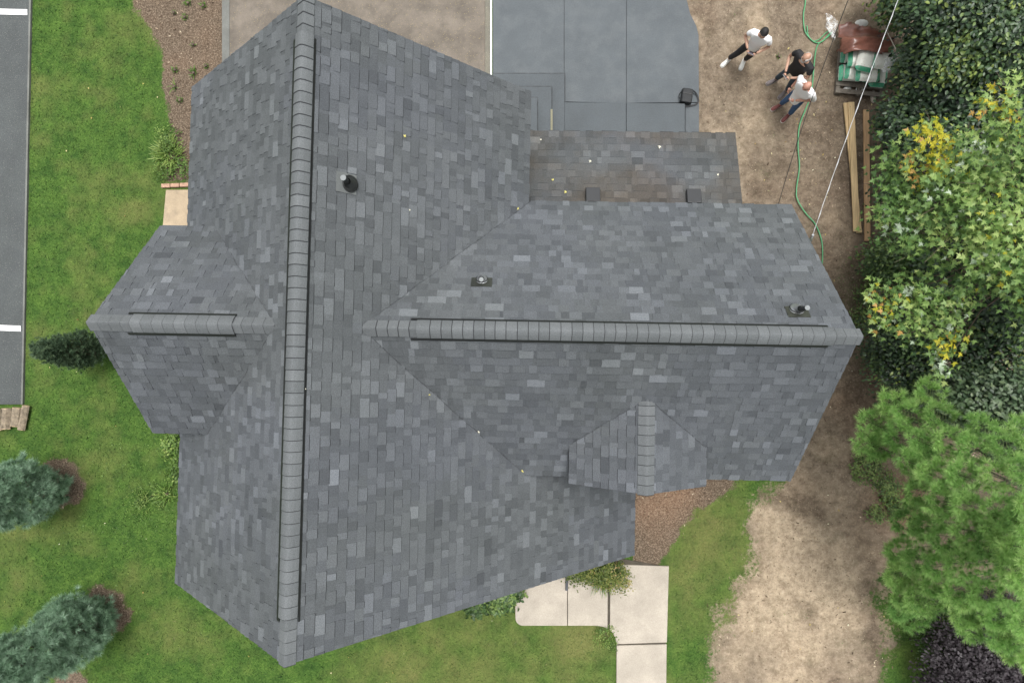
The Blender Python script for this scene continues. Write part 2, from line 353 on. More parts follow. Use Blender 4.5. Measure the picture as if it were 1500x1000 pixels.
# clover and low weeds
wv = np.clip(cover*1.1-.1, 0, 1)*(fl < .3)*np.where(dirt > .5, .8, 1)
x, y, z, j, i = pick_points(95000, wv)
nr, d = frames(len(x), 1.2, .6); v, f = scatter(LEAF_T, LEAF_F, np.stack([x, y, z+rng.uniform(.01, .05, len(x))], 1), nr, d, rng.uniform(.02, .042, len(x)))
M_WEED = foliage('low_weeds', [(0, (.05,.10,.02)), (.5, (.10,.185,.04)), (1, (.21,.31,.10))], .5, .25, .2)
setp(mk('clover', v, f, M_WEED, attrs={'tone': np.repeat(rng.random(len(x)), 8)}), 'low clover and small weeds spreading through the lawn and dirt edge', 'weeds', kind='stuff')
# pebbles, wood chips and dry leaf crumbs
chipw = np.clip(mulch+dirt*.28, 0, 1)*(fl < .3)+.006*(fl > .3)
x, y, z, j, i = pick_points(60000, chipw)
nr, d = frames(len(x), 1.0, .5); v, f = scatter(np.array([[-.5,-.18,0],[.5,-.12,0],[.45,.14,0],[-.4,.2,0],[0,0,.16]]), np.array([[0,1,4],[1,2,4],[2,3,4],[3,0,4]]), np.stack([x, y, np.maximum(z+.003, .004)], 1), nr, d, rng.uniform(.015, .055, len(x))*rng.choice([.6,1,1,1.5], len(x)))
M_CHIP = foliage('wood_chip', [(0, (.05,.032,.022)), (.5, (.16,.115,.08)), (.8, (.34,.27,.19)), (1, (.62,.54,.40))], .9, 0, .2, .1)
setp(mk('wood_chips', v, f, M_CHIP, attrs={'tone': np.repeat(np.clip(rng.normal(.45, .25, len(x)), 0, 1), 4)}), 'loose wood chips and small stones on mulch and dirt', 'wood chips', kind='stuff')
litw = np.clip(.06*lawnw+np.clip(dirt, 0, 1)*.10+np.clip(blobs([(1190,220,.8,.9),(1160,250,.6,.5),(1290,480,.6,.6),(1275,560,.5,.6)]), 0, 1), 0, 1)*((fl < .3)+.03)
x, y, z, j, i = pick_points(6500, litw); nr, d = frames(len(x), 1.3, .6)
v, f = scatter(LEAF_T, LEAF_F, np.stack([x, y, np.maximum(z, .0)+.02+.02*lawnw[j, i]], 1), nr, d, rng.uniform(.018, .06, len(x)))
M_LIT = foliage('leaf_litter', [(0, (.20,.12,.05)), (.3, (.42,.33,.10)), (.7, (.58,.50,.25)), (1, (.68,.66,.52))], .7, .1, .1)
setp(mk('leaf_litter', v, f, M_LIT, attrs={'tone': np.repeat(rng.random(len(x)), 8)}), 'scattered pale yellow leaf scraps fallen over lawn and dirt', 'leaf litter', kind='stuff')

# ------------------------------------------------------------------ paving
def conc(name, col, stain=(.2,.17,.14), amt=.4, speck=None, var=.12, grit=.13):
    m, n, b, _ = newmat(name); k = lambda f: tuple(c*f for c in col)
    c = ramp(n, noise(n, 1.4, 6, .6), [(.3, k(1-var)), (.7, k(1+var))])
    c = mix(n, fmath(n, 'MULTIPLY', ramp(n, noise(n, 2.3, 7, .65), [(.45, (0,0,0)), (.7, (1,1,1))]), amt), c, stain)
    c = mix(n, 1.0, c, ramp(n, noise(n, 42, 5, .85), [(.36, (1-grit,)*3), (.64, (1+grit,)*3)]), 'MULTIPLY')
    if speck: c = mix(n, spots(n, 22, .10), c, speck); c = mix(n, spots(n, 60, .16), c, k(.55))
    n.links.new(c, b.inputs['Base Color']); b.inputs['Roughness'].default_value = .8; b.inputs['Specular IOR Level'].default_value = .3
    bump(n, b, noise(n, 150, 4, .7), .25, .004); return m
M_CW = conc('pale_concrete', (.385,.345,.29), (.28,.25,.21), .6)
M_CD = conc('old_brown_concrete', (.158,.136,.112), (.088,.077,.064), .8, (.42,.34,.14), .25)
M_CE = conc('grey_edge_concrete', (.15,.155,.145), (.09,.09,.08), .5, None, .2)
M_CP = conc('slate_blue_concrete', (.088,.100,.109), (.112,.124,.132), .8, None, .10)
M_CS = conc('slate_blue_step', (.080,.091,.099), (.085,.10,.112), .4, None, .10)
M_AS = conc('gravelly_asphalt', (.070,.078,.078), (.052,.056,.06), .5, (.24,.24,.22), .12, .4)
M_PAD = conc('tan_concrete', (.36,.285,.195), (.20,.165,.12), .7, None, .2)
M_WHITE = simple('white_paint', (.8,.8,.8), .5, .03)
M_JOINT = simple('joint_soil', (.07,.06,.045), .95, .3)
def pave(name, pts, mat, top, base=-.08, parent=None, z=None, kind='structure', bevel=.006):
    zz = top if z is None else z
    o = MB().prism([tuple(bp(x, y, zz)[:2]) for x, y in pts], base, top).build(name, mat, parent, bevel=bevel)
    if kind and parent is None: o['kind'] = kind
    return o
# asphalt bay by the lawn with painted stall lines
asp = pave('asphalt_road', [(-220,-160),(44,-160),(43,0),(37,300),(31,592),(-220,594)], M_AS, .05)
pave('road_edge', [(43.5,-160),(46,-160),(45,0),(39,300),(33,592),(30.5,592),(36.5,300),(42.5,0)], M_CE, .056, parent=asp, bevel=0)
for (a, b_) in (((-220,8),(39.5,14)), ((-220,468),(30,477))):
    pave('painted_line', [(a[0],a[1]),(b_[0],b_[1]),(b_[0]+.3,b_[1]+8.2),(a[0],a[1]+8.2)], M_WHITE, .058, .045, parent=asp, bevel=0)
# old driveway
dw = pave('driveway', [(336,-160),(710.4,-160),(710.4,240),(336,240)], M_CD, .02)
pave('edge_strip', [(325,-160),(336,-160),(336,200),(325,200)], M_CE, .03, parent=dw)
pave('edge_strip', [(710.5,-160),(717.5,-160),(717.5,240),(710.5,240)], conc('speckled_edge', (.16,.15,.12), (.1,.1,.09), .5, (.45,.4,.3)), .03, parent=dw)
pave('white_edge_line', [(718,-160),(720.6,-160),(720.6,240),(718,240)], M_WHITE, .05, parent=dw, bevel=0)
# new slate-blue patio in slabs, and the steps to the side door
pt = pave('patio', [(722,-160),(1004,-160),(1006,300),(722,300)], simple('patio_joint', (.078,.086,.092), .95, .2), .022, -.1)
for q in ([(722,-160),(826.0,-160),(826.0,260),(722,260)], [(826.7,-160),(917.3,-160),(917.3,151.5),(826.7,149)],
          [(917.9,-160),(1000,-160),(1006,0),(1011,20),(1020,38),(1023.5,52),(1024,150),(917.9,151)]):
    pave('slab', q, M_CP, .05, parent=pt)
pave('slab', [(1004,151),(1024,151),(1024,300),(1004,300)], M_CP, .05, parent=pt)
for q in ([(827,150),(917,150.8),(917,300),(827,300)], [(917.7,150.8),(1003.2,152),(1003.2,300),(917.7,300)]):
    pave('raised_slab', q, M_CS, .17, parent=pt)
steps = empty('entry_steps', bp(790, 160, 0), 'slate blue concrete corner steps of three treads beside the patio under the eave', 'steps')
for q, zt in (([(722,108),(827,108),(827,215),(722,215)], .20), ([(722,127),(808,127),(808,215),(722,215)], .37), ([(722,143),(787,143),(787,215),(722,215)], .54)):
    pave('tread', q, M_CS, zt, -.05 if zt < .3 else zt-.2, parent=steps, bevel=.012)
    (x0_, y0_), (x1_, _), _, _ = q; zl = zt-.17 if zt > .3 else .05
    pave('tread_shade_strip', [(x0_, y0_-1.0), (x1_+1.2, y0_-1.0), (x1_+1.2, 215), (x0_, 215)], simple('tread_shade', (.060,.066,.070), .95, .3), zl+.006, zl-.02, parent=steps, bevel=0)  # dark underlay strip, painted shade around the foot of each tread
pave('side_strip', [(806.5,160),(809.5,160),(809.5,215),(806.5,215)], conc('mossy_edge', (.2,.19,.13), (.14,.14,.1)), .385, .2, parent=steps, bevel=0)
# front walk
def arc(cx, cy, r, a0, a1, n=8): return [(cx+r*math.cos(math.radians(a0+(a1-a0)*i/n)), cy+r*math.sin(math.radians(a0+(a1-a0)*i/n))) for i in range(n+1)]
wk = pave('footpath', [(756,790),(978,830),(975,942),(975,1090),(905,1090),(903,935),(888,915),(758,912)], M_JOINT, .01, -.1)
for q in ([(755,760),(830.8,760),(830.8,916)]+arc(766, 905, 11, 90, 180)+[(754.5,880)],
          [(831.8,760),(891,760),(890,920.5),(884,917.6),(872,916),(831.8,916)],
          [(894,826),(980,829),(977,940.5),(903,943),(901.5,934),(898,927),(893.5,922.5)], [(903.3,945),(976.8,943),(975,1100),(902.5,1100)]):
    pave('slab', q, M_CW, .04, parent=wk, bevel=.01)
pad = pave('concrete_pad', [(243,278),(276,278),(300,345),(237,345)], M_PAD, .03)
brk = simple('pinkish_brick', (.38,.235,.165), .85, .3, 20, 90, bumpy=.4)
for k in range(3):
    a = bp(236+13.5*k, 272-.6*k, .07); b2 = bp(248.6+13.5*k, 271.6-.6*k, .07); dr_ = b2-a
    m_ = MB().box((a+b2)/2-Vector((0,0,.035)), (dr_.length, .09, .08), Matrix.Rotation(math.atan2(dr_.y, dr_.x), 3, 'Z'))
    setp(m_.build('edging_brick', brk, bevel=.008), ['pinkish edging brick at the lawn end of the row of three','pinkish edging brick in the middle of the row of three','pinkish edging brick nearest the house in the row of three'][k], 'brick', 'bricks edging the tan concrete pad')

# ------------------------------------------------------------------ the house
house = empty('house', (-.5, .3, 0), 'large house with cross-gabled dark grey shingle roof beside the dirt yard', 'house')
U0, ZR, MS, V1, V2, AW, BL, BU = -2.802, 7.65, 1.033, -3.674, 4.533, 2.805, 5.024, 2.849
V3, Z3, M3, UE, WU, WL = .441, 6.982, 1.0214, 4.385, 2.259, 2.242
PV, PZ, PH, PM, PU = .436, 7.26, 1.567, 1.035, -5.604
G_U, G_V, G_Z, G_H, G_M = 1.80, -1.832, 6.066, 1.045, .755
main_z = lambda u, v: ZR-MS*abs(u-U0)
wing_z = lambda u, v: Z3-M3*abs(v-V3)
left_z = lambda u, v: PZ-PM*abs(v-PV)
gab_z = lambda u, v: G_Z-G_M*abs(u-G_U)
allsh = []      # (n-gon local arrays, tone, hue, key)
def clip_rect(poly, a0, a1, b0, b1):
    for ax, lim, sg in ((0, a0, 1), (0, a1, -1), (1, b0, 1), (1, b1, -1)):
        out = []; n = len(poly)
        for i in range(n):
            p, q = poly[i], poly[(i+1) % n]; dp, dq = (p[ax]-lim)*sg, (q[ax]-lim)*sg
            if dp >= 0: out.append(p)
            if (dp >= 0) != (dq >= 0):
                t = dp/(dp-dq); out.append((p[0]+(q[0]-p[0])*t, p[1]+(q[1]-p[1])*t))
        poly = out
        if len(poly) < 3: return []
    return poly
def hue_at(p): return float(np.clip(.35+fbm(np.array([p[0]]), np.array([p[1]]), 1.2, 133, 2)[0]*1.6+random.gauss(0, .18), 0, 1))
EXPO = .143
def roof_plane(origin, along, down, poly, hide=None, mat=M_SH, name='roof_slope', sink=0, n_edge=None):
    """origin on the ridge; along/down unit vectors; poly in (along, down) coords"""
    origin, along, down = Vector(origin), Vector(along).normalized(), Vector(down).normalized()
    nrm = along.cross(down);
    if nrm.z < 0: nrm = -nrm
    W = lambda a, b, h=0: origin+along*a+down*b+nrm*h
    n = len(poly); ar = sum(poly[i][0]*poly[(i+1) % n][1]-poly[(i+1) % n][0]*poly[i][1] for i in range(n))
    flip = (along.cross(down).z < 0)
    pl = poly if (ar > 0) != flip else poly[::-1]; n = len(pl)
    deck = MB().add([W(a, b, -.012) for a, b in pl]+[W(a, b, -.10) for a, b in pl],
                    [list(range(n)), list(range(2*n-1, n-1, -1))]+[[i, i+n, (i+1) % n+n, (i+1) % n] for i in range(n)]).build(name, M_DECK, house)
    bmax = max(b for a, b in poly)+.012; amin, amax = min(a for a, b in poly), max(a for a, b in poly)
    k = 0
    while bmax-(k+1)*EXPO > -EXPO:
        b1 = bmax-k*EXPO; b0 = max(b1-EXPO, 0); a = amin-random.random()*.25; hi = random.random() < .5
        while a < amax:
            wd = random.choice((.08,.11,.14,.17,.20,.25)) if hi else random.choice((.05,.08,.11,.14,.17)); a1 = a+wd
            jit = random.uniform(-.003, .003)
            c = clip_rect(poly if k else [(p[0], p[1]+(.012 if p[1] > bmax-.05 else 0)) for p in poly], a, a1, b0, b1+jit)
            if len(c) >= 3:
                ctr = W(sum(p[0] for p in c)/len(c), sum(p[1] for p in c)/len(c))
                if not (hide and hide(ctr)):
                    hh = .017 if hi else .008
                    top = [W(p[0], p[1], (.002+(hh-.002)*(p[1]-b0)/EXPO)) for p in c]; bot = [W(p[0], p[1]+(((.028 if hi else .013) if p[1] > b1-.01 else 0)), -.010 if p[1] > b1-.01 else -.004) for p in c]  # butt edge flared out so its shadow-coloured strip shows from above
                    m = len(c); arr = sum(c[i][0]*c[(i+1) % m][1]-c[(i+1) % m][0]*c[i][1] for i in range(m)); ok = (arr > 0) != flip
                    f = [list(range(m))]+[[i, i+m, (i+1) % m+m, (i+1) % m] for i in range(m)]
                    cut = [0.]+[1. if c[i][1] > b1-.01 and c[(i+1) % m][1] > b1-.01 else 0. for i in range(m)]  # butt faces that take the painted shadow colour
                    if not ok: f = [q[::-1] for q in f]
                    r = random.random()
                    t = (random.gauss(.80, .09) if r < .15 else random.gauss(.28, .08) if r < .45 else random.gauss(.55, .08)) if hi else (random.gauss(.66, .08) if r < .10 else random.gauss(.37, .09))
                    x0, y0 = project(ctr); inside = 0 < x0 < 1500 and 0 < y0 < 1000
                    pr = [project(q) for q in top]; sz = abs(sum(pr[i][0]*pr[(i+1) % m][1]-pr[(i+1) % m][0]*pr[i][1] for i in range(m)))/2 if inside else 0
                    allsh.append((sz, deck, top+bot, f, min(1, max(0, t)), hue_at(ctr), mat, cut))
            a = a1; hi = not hi if random.random() < .82 else hi
        k += 1
    return deck
cm, sm = 1/math.hypot(1, MS), MS/math.hypot(1, MS)
L = lambda d: d*math.hypot(1, MS)
# main left and right slopes
hidL = lambda p: abs(p.y-PV) < PH-.12 and left_z(p.x, p.y)-.16 > p.z
hidR = lambda p: V3-WL+.12 < p.y < V3+WU-.12 and wing_z(p.x, p.y)-.16 > p.z
roof_plane((U0, V1, ZR), (0, 1, 0), (-cm, 0, -sm), [(0, 0), (V2-V1, 0), (V2-V1, L(AW)), (0, L(AW))], hidL)
roof_plane((U0, V1, ZR), (0, 1, 0), (cm, 0, -sm), [(0, 0), (V2-V1, 0), (V2-V1, L(BU)), (2.25, L(BU)), (2.25, L(BL)), (0, L(BL))], hidR)
# cross wing, valleys cut along the main slope
c3, s3 = 1/math.hypot(1, M3), M3/math.hypot(1, M3); L3 = lambda d: d*math.hypot(1, M3)
uj = U0+(ZR-Z3)/MS; ub = lambda w: U0+(ZR-(Z3-M3*w))/MS
hidW = lambda p: abs(p.x-G_U) < G_H-.12 and gab_z(p.x, p.y)-.16 > p.z
roof_plane((0, V3, Z3), (1, 0, 0), (0, c3, -s3), [(uj, 0), (UE, 0), (UE, L3(WU)), (ub(WU), L3(WU))])
roof_plane((0, V3, Z3), (1, 0, 0), (0, -c3, -s3), [(uj, 0), (UE, 0), (UE, L3(WL)), (ub(WL), L3(WL))], hidW)
# small wing on the lawn side
cp, sp = 1/math.hypot(1, PM), PM/math.hypot(1, PM); LP = lambda d: d*math.hypot(1, PM)
ujl = U0-(ZR-PZ)/MS; ubl = U0-(ZR-(PZ-PM*PH))/MS
for s_ in (1, -1):
    roof_plane((0, PV, PZ), (1, 0, 0), (0, s_*cp, -sp), [(PU, 0), (ujl, 0), (ubl, LP(PH)), (PU, LP(PH))])
# little front gable
cg, sg_ = 1/math.hypot(1, G_M), G_M/math.hypot(1, G_M); LG = lambda d: d*math.hypot(1, G_M)
vj = V3-(Z3-G_Z)/M3; vb = V3-(Z3-(G_Z-G_M*G_H))/M3
for s_ in (1, -1):
    roof_plane((G_U, 0, G_Z), (0, 1, 0), (s_*cg, 0, -sg_), [(G_V, 0), (vj, 0), (vb, LG(G_H)), (G_V, LG(G_H))])
# low porch roof
PS = .31; cps = 1/math.hypot(1, PS)
porch = (3.2+PS*4.385, 0, -PS)      # z = a + c v
roof_plane((0, 2.45, porch[0]-PS*2.45), (1, 0, 0), (0, cps, -PS*cps), [(-.55, 0), (3.90, 0), (3.90, (4.385-2.45)/cps), (-.55, (4.385-2.45)/cps)], mat=M_SHP)
# the largest shingles are pieces of their own, the rest are joined
allsh.sort(key=lambda q: -q[0])
hid_main = []
for k, (sz, deck, V, F, t, h, mat, cut) in enumerate(allsh[:298]):
    me = bpy.data.meshes.new('shingle'); me.from_pydata([tuple(p) for p in V], [], F); me.materials.append(mat)
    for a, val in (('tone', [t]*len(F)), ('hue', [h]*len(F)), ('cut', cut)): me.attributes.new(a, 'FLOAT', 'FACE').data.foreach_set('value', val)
    o = link('shingle', me, deck)
for mat in (M_SH, M_SHP):
    V, F, T_, H_, C_ = [], [], [], [], []
    for (sz, deck, v, f, t, h, m, cut) in allsh[298:]:
        if m is not mat: continue
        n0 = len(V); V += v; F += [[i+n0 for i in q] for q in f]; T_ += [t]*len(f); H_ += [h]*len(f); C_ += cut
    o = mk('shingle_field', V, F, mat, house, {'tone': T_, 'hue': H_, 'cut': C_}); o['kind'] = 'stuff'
# ridge caps and ridge vents
def ridge(o0, dirv, length, slope, vent=None, flip=False, up=Vector((0,0,1)), wh=.15, lips=(.027, .027)):
    """caps laid along a ridge from o0; vent = (start, end) raised on a ridge vent"""
    dirv = Vector(dirv).normalized(); side = dirv.cross(up).normalized(); c = 1/math.hypot(1, slope); n = int(length/EXPO)
    root = house
    def prof(h, flat):
        pts = []
        for q in (-1, -.82, -.5, -.2, 0, .2, .5, .82, 1):
            x = q*wh*c*(1.12 if flat else 1.0)
            z = -abs(x)*slope
            z = (.045-.86*abs(x)*slope*(.4+.6*abs(q)) if flat else z+.022-.006*max(0, 1-abs(q)*5))
            pts.append(side*x+up*(z+h))
        return pts
    if vent:
        a, b = vent; m = MB()
        for s in (-1, 1):
            x = s*wh*c*1.13; zt = .040-.86*abs(x)*slope; zb = -abs(x)*slope+.012
            P0 = [side*x+up*zt, side*x*.2+up*.02, side*x+side*s*.012+up*zb]
            v = [Vector(o0)+dirv*(a+.13)+p for p in P0]+[Vector(o0)+dirv*(b-.06)+p for p in P0]
            f = [[0,1,4,3],[1,2,5,4],[2,0,3,5],[0,2,1],[3,4,5]]; m.add(v, f)
            # the dark slotted lip beside the caps
            p0 = Vector(o0)+dirv*a+side*x+up*(zb+.01); p1 = Vector(o0)+dirv*b+side*x+up*(zb+.01)
            q = (side*s-up*slope)*lips[0 if s < 0 else 1]
            m.add([p0, p1, p1+q, p0+q, p0+up*.02, p1+up*.02, p1+q+up*.014, p0+q+up*.014], [[3,2,1,0],[4,5,6,7],[0,1,5,4],[2,3,7,6],[1,2,6,5],[0,4,7,3]])
        vo = m.build('ridge_vent', M_BLACK, house)
    for i in range(n+1):
        s0 = i*EXPO+random.uniform(-.004, .004); s1 = min(s0+EXPO*1.22, length)
        if s1-s0 < .04: continue
        flat = bool(vent and vent[0]-.02 < s0 and s0+EXPO < vent[1]+.09)
        if flip: h0, h1 = .001, .017
        else: h0, h1 = .017, .001
        A = [Vector(o0)+dirv*s0+p for p in prof(h0, flat)]; B = [Vector(o0)+dirv*s1+p for p in prof(h1, flat)]
        k = len(A); ea, eb = (0, .011) if flip else (.011, 0); lo = [p-up*.012-dirv*ea for p in A]+[p-up*.012+dirv*eb for p in B]  # butt end flared to give the painted shadow line some width
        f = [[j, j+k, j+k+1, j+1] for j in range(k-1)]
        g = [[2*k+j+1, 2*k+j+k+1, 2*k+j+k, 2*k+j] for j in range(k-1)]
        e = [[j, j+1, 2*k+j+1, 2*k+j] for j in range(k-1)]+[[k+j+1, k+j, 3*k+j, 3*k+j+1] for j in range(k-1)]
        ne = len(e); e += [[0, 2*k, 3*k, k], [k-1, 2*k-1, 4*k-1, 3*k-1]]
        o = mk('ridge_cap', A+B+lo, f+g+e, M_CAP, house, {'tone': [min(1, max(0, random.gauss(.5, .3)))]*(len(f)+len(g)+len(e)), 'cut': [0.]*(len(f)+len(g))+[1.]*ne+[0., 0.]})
ridge((U0, V1-.015, ZR), (0, 1, 0), V2-V1+.03, MS, (.50, 7.72), lips=(.052, .012))
ridge((uj+.03, V3, Z3), (1, 0, 0), UE-uj, M3, (.62, UE-uj-.40), flip=True, wh=.155)
ridge((PU-.015, PV, PZ), (1, 0, 0), ujl-PU, PM, (.47, 1.88), wh=.155)
ridge((G_U, G_V-.012, G_Z), (0, 1, 0), vj-G_V-.03, G_M, None)
# walls under the roofs, with gable ends
def gable_wall(name, axis, a0, a1, lo, hi, zlo, zhi, apex=None, apz=None, base=0):
    prof = [(lo, base), (hi, base), (hi, zhi)]+([(apex, apz)] if apex is not None else [])+[(lo, zlo)]
    P = (lambda a, p: (p[0], a, p[1])) if axis == 'v' else (lambda a, p: (a, p[0], p[1])); n = len(prof)
    v = [P(a0, p) for p in prof]+[P(a1, p) for p in prof]
    f = [list(range(n)), list(range(2*n-1, n-1, -1))]+[[i, i+n, (i+1) % n+n, (i+1) % n] for i in range(n)]
    o = MB().add(v, f).build(name, M_WALL, house); bm = bmesh.new(); bm.from_mesh(o.data); bmesh.ops.recalc_face_normals(bm, faces=bm.faces); bm.to_mesh(o.data); bm.free(); return o
dz = .22
gable_wall('wall', 'v', V1+.3, V2-.3, U0-AW+.4, U0+BU-.4, main_z(U0-AW+.4, 0)-dz, main_z(U0+BU-.4, 0)-dz, U0, ZR-dz)
gable_wall('wall', 'v', V1+.302, -1.75, U0+BU-.41, U0+BL-.35, main_z(U0+BU-.41, 0)-dz, main_z(U0+BL-.35, 0)-dz)
gable_wall('wall', 'u', U0+BU-.5, UE-.3, V3-WL+.4, V3+WU-.4, wing_z(0, V3-WL+.4)-dz, wing_z(0, V3+WU-.4)-dz, V3, Z3-dz)
gable_wall('wall', 'u', PU+.3, U0-AW+.6, PV-PH+.25, PV+PH-.25, left_z(0, PV-PH+.25)-dz, left_z(0, PV+PH-.25)-dz, PV, PZ-dz)
gable_wall('wall', 'v', G_V+.2, -1.0, G_U-G_H+.2, G_U+G_H-.2, gab_z(G_U-G_H+.2, 0)-dz, gab_z(G_U+G_H-.2, 0)-dz, G_U, G_Z-dz, base=3.2)
gable_wall('wall', 'u', -.3, 3.6, 2.2, 4.1, 3.55, 3.05)
for (uu, vv, zz, lw, lh, ax) in ((-5.218, -2.4, 2.2, 1.0, 1.2, 'u'), (-5.218, 3.1, 2.2, 1.0, 1.2, 'u'), (4.092, .4, 3.2, 1.1, 1.3, 'u'), (4.092, -.9, 1.6, .9, 1.1, 'u'), (3.61, 3.2, 1.5, .8, 1.0, 'u'), (-3.5, -3.38, 2.6, 1.2, 1.3, 'v'), (-3.5, 4.24, 2.6, 1.2, 1.3, 'v')):
    sgn = 1 if (uu > 0 if ax == 'u' else vv > 0) else -1
    d3 = (.06, lw+.16, lh+.16) if ax == 'u' else (lw+.16, .06, lh+.16); g3 = (.02, lw, lh) if ax == 'u' else (lw, .02, lh)
    fo = MB().box((uu, vv, zz), d3).build('window', M_TRIM, house); off = Vector((.035*sgn, 0, 0) if ax == 'u' else (0, .035*sgn, 0))
    MB().box(Vector((uu, vv, zz))+off, g3).build('pane', simple('window_glass', (.03,.035,.04), .08, .05, bumpy=0), fo)
# fascia boards along the eaves
for (p, q) in (((U0-AW+.02, V1+.02, main_z(U0-AW, 0)-.13), (U0-AW+.02, V2-.02, main_z(U0-AW, 0)-.13)), ((U0+BL-.02, V1+.02, main_z(U0+BL, 0)-.13), (U0+BL-.02, -1.5, main_z(U0+BL, 0)-.13)),
               ((ub(WL)+.1, V3-WL+.02, wing_z(0, V3-WL)-.13), (UE-.02, V3-WL+.02, wing_z(0, V3-WL)-.13)), ((ub(WU)+.1, V3+WU-.02, wing_z(0, V3+WU)-.13), (UE-.02, V3+WU-.02, wing_z(0, V3+WU)-.13)), ((.1, 4.36, 3.12), (3.88, 4.36, 3.12))):
    p, q = Vector(p), Vector(q); d_ = q-p; MB().box((p+q)/2, (d_.length, .03, .14), Matrix.Rotation(math.atan2(d_.y, d_.x), 3, 'Z')).build('fascia_board', M_TRIM, house)
# thin cut lines at the valleys
PL_MR = (ZR+MS*U0, -MS, 0); PL_ML = (ZR-MS*U0, MS, 0); PL_WU = (Z3+M3*V3, 0, -M3); PL_WL = (Z3-M3*V3, 0, M3); PL_PO = (3.2+PS*4.385, 0, -PS)
def plane_frame(pl):
    n_ = Vector((-pl[1], -pl[2], 1)).normalized(); a_ = Vector((0, 0, 1)).cross(n_).normalized(); d_ = a_.cross(n_).normalized()
    if d_.z > 0: d_ = -d_; a_ = -a_
    return n_, a_, d_      # normal, along, downhill
for (a_, b_, r_) in (((uj, V3, Z3), (ub(WL), V3-WL, Z3-M3*WL), .004), ((uj, V3, Z3), (ub(WU), V3+WU, Z3-M3*WU), .0022), ((G_U, vj, G_Z), (G_U+G_H, vb, G_Z-G_M*G_H), .004), ((G_U, vj, G_Z), (G_U-G_H, vb, G_Z-G_M*G_H), .0025), ((ujl, PV, PZ), (ubl, PV+PH, PZ-PM*PH), .0022), ((ujl, PV, PZ), (ubl, PV-PH, PZ-PM*PH), .0022)):
    a_, b_ = Vector(a_), Vector(b_)
    MB().tube([a_.lerp(b_, i/14)+Vector((random.gauss(0, .006), random.gauss(0, .006), .020)) for i in range(1, 15)], r_, 5).build('valley_seam', M_DECK, house)
# plumbing vents
def vent_pipe(px, py, pl, hgt, label, flange, cone_mat, r=.032, w=(.3, .26), boot=.11):
    p = on_plane(px, py, pl)+Vector((0, 0, .012)); n_, a_, d_ = plane_frame(pl)
    t = empty('vent_pipe', p, label, 'vent pipe', 'plumbing vents on the roof')
    R = Matrix((a_, d_, n_)).transposed()
    MB().box(p+n_*.010-d_*.05, (w[0], w[1], .006), R).build('flashing', flange, t)
    m = MB(); rings = [(boot, .012), (boot*.9, .03), (boot*.62, .05), (boot*.5, .075), (r*1.25, .10), (r*1.2, .115)]; vs = []; K = 20
    for i, (rr, h) in enumerate(rings):
        k_ = i/5; ax = (n_*(1-k_)+Vector((0, 0, 1))*k_).normalized(); x_ = (a_-ax*a_.dot(ax)).normalized(); y_ = ax.cross(x_)
        c_ = p+n_*.012+Vector((0, 0, 1))*h*1.1 if i > 2 else p+n_*h
        vs += [c_+(x_*math.cos(2*math.pi*k/K)+y_*math.sin(2*math.pi*k/K))*rr for k in range(K)]
    m.add(vs, [[i*K+k, i*K+(k+1) % K, (i+1)*K+(k+1) % K, (i+1)*K+k] for i in range(5) for k in range(K)]).build('boot', cone_mat, t, smooth=True)
    ring = [p+n_*.03+(a_*math.cos(k*2*math.pi/24)+d_*math.sin(k*2*math.pi/24))*boot*.93 for k in range(25)]
    MB().tube(ring, .008, 6, False).build('collar', M_RUB, t, smooth=True)
    MB().tube([p, p+Vector((0, 0, hgt))], r, 16).build('pipe', M_RUB, t, smooth=False)
    MB().tube([p+Vector((0, 0, hgt-.01)), p+Vector((0, 0, hgt+.008))], r*1.02, 16).build('pipe_end', simple('grey_pvc', (.15,.165,.17), .5, .1), t)
    return t
vent_pipe(512, 270, PL_MR, .30, 'black rubber-booted vent pipe with round base on the big slope', M_SH and simple('flange_grey', (.12,.13,.13), .8, .15), M_RUB, .036, (.26, .30), .115)
vent_pipe(706, 411, PL_WU, .13, 'short vent pipe with silver cone beside the valley', simple('dark_flashing', (.03,.033,.028), .5, .3), M_METAL, .032, (.30, .20), .085)
vent_pipe(1166, 454, PL_WU, .36, 'tall black vent pipe with dark flashing near the gable end', simple('dark_flashing', (.035,.038,.03), .5, .3), M_METAL, .032, (.30, .22), .10)
for (px, py, lab) in ((868, 289, 'dark square box vent nearer the valley on the porch roof'), (1015, 291, 'dark square box vent nearer the dirt yard on the porch roof')):
    p = on_plane(px, py, PL_PO); n_, a_, d_ = plane_frame(PL_PO); R = Matrix((a_, d_, n_)).transposed()
    t = empty('box_vent', p, lab, 'roof vent', 'box vents on the porch roof')
    MB().box(p+n_*.03, (.24, .24, .07), R).build('base', M_BLACK, t)
    MB().box(p+n_*.085, (.27, .30, .05), R, .93).build('hood', simple('charcoal_metal', (.026,.028,.031), .5, .1), t, bevel=.008)
# downspout seen on the walk
p0 = bp(830, 864, .09); ds = MB().tube([(p0.x, V1+.25, main_z(p0.x, 0)-.35), (p0.x, V1+.25, .35), (p0.x, V1+.18, .15), (p0.x, V1, .09), (p0.x, (V1+p0.y)/2, .09), tuple(p0)], .032, 8)
setp(ds.build('downspout', simple('dark_metal', (.06,.065,.075), .4, .1)), 'dark downspout end poking out from under the eave onto the walk', 'downspout')
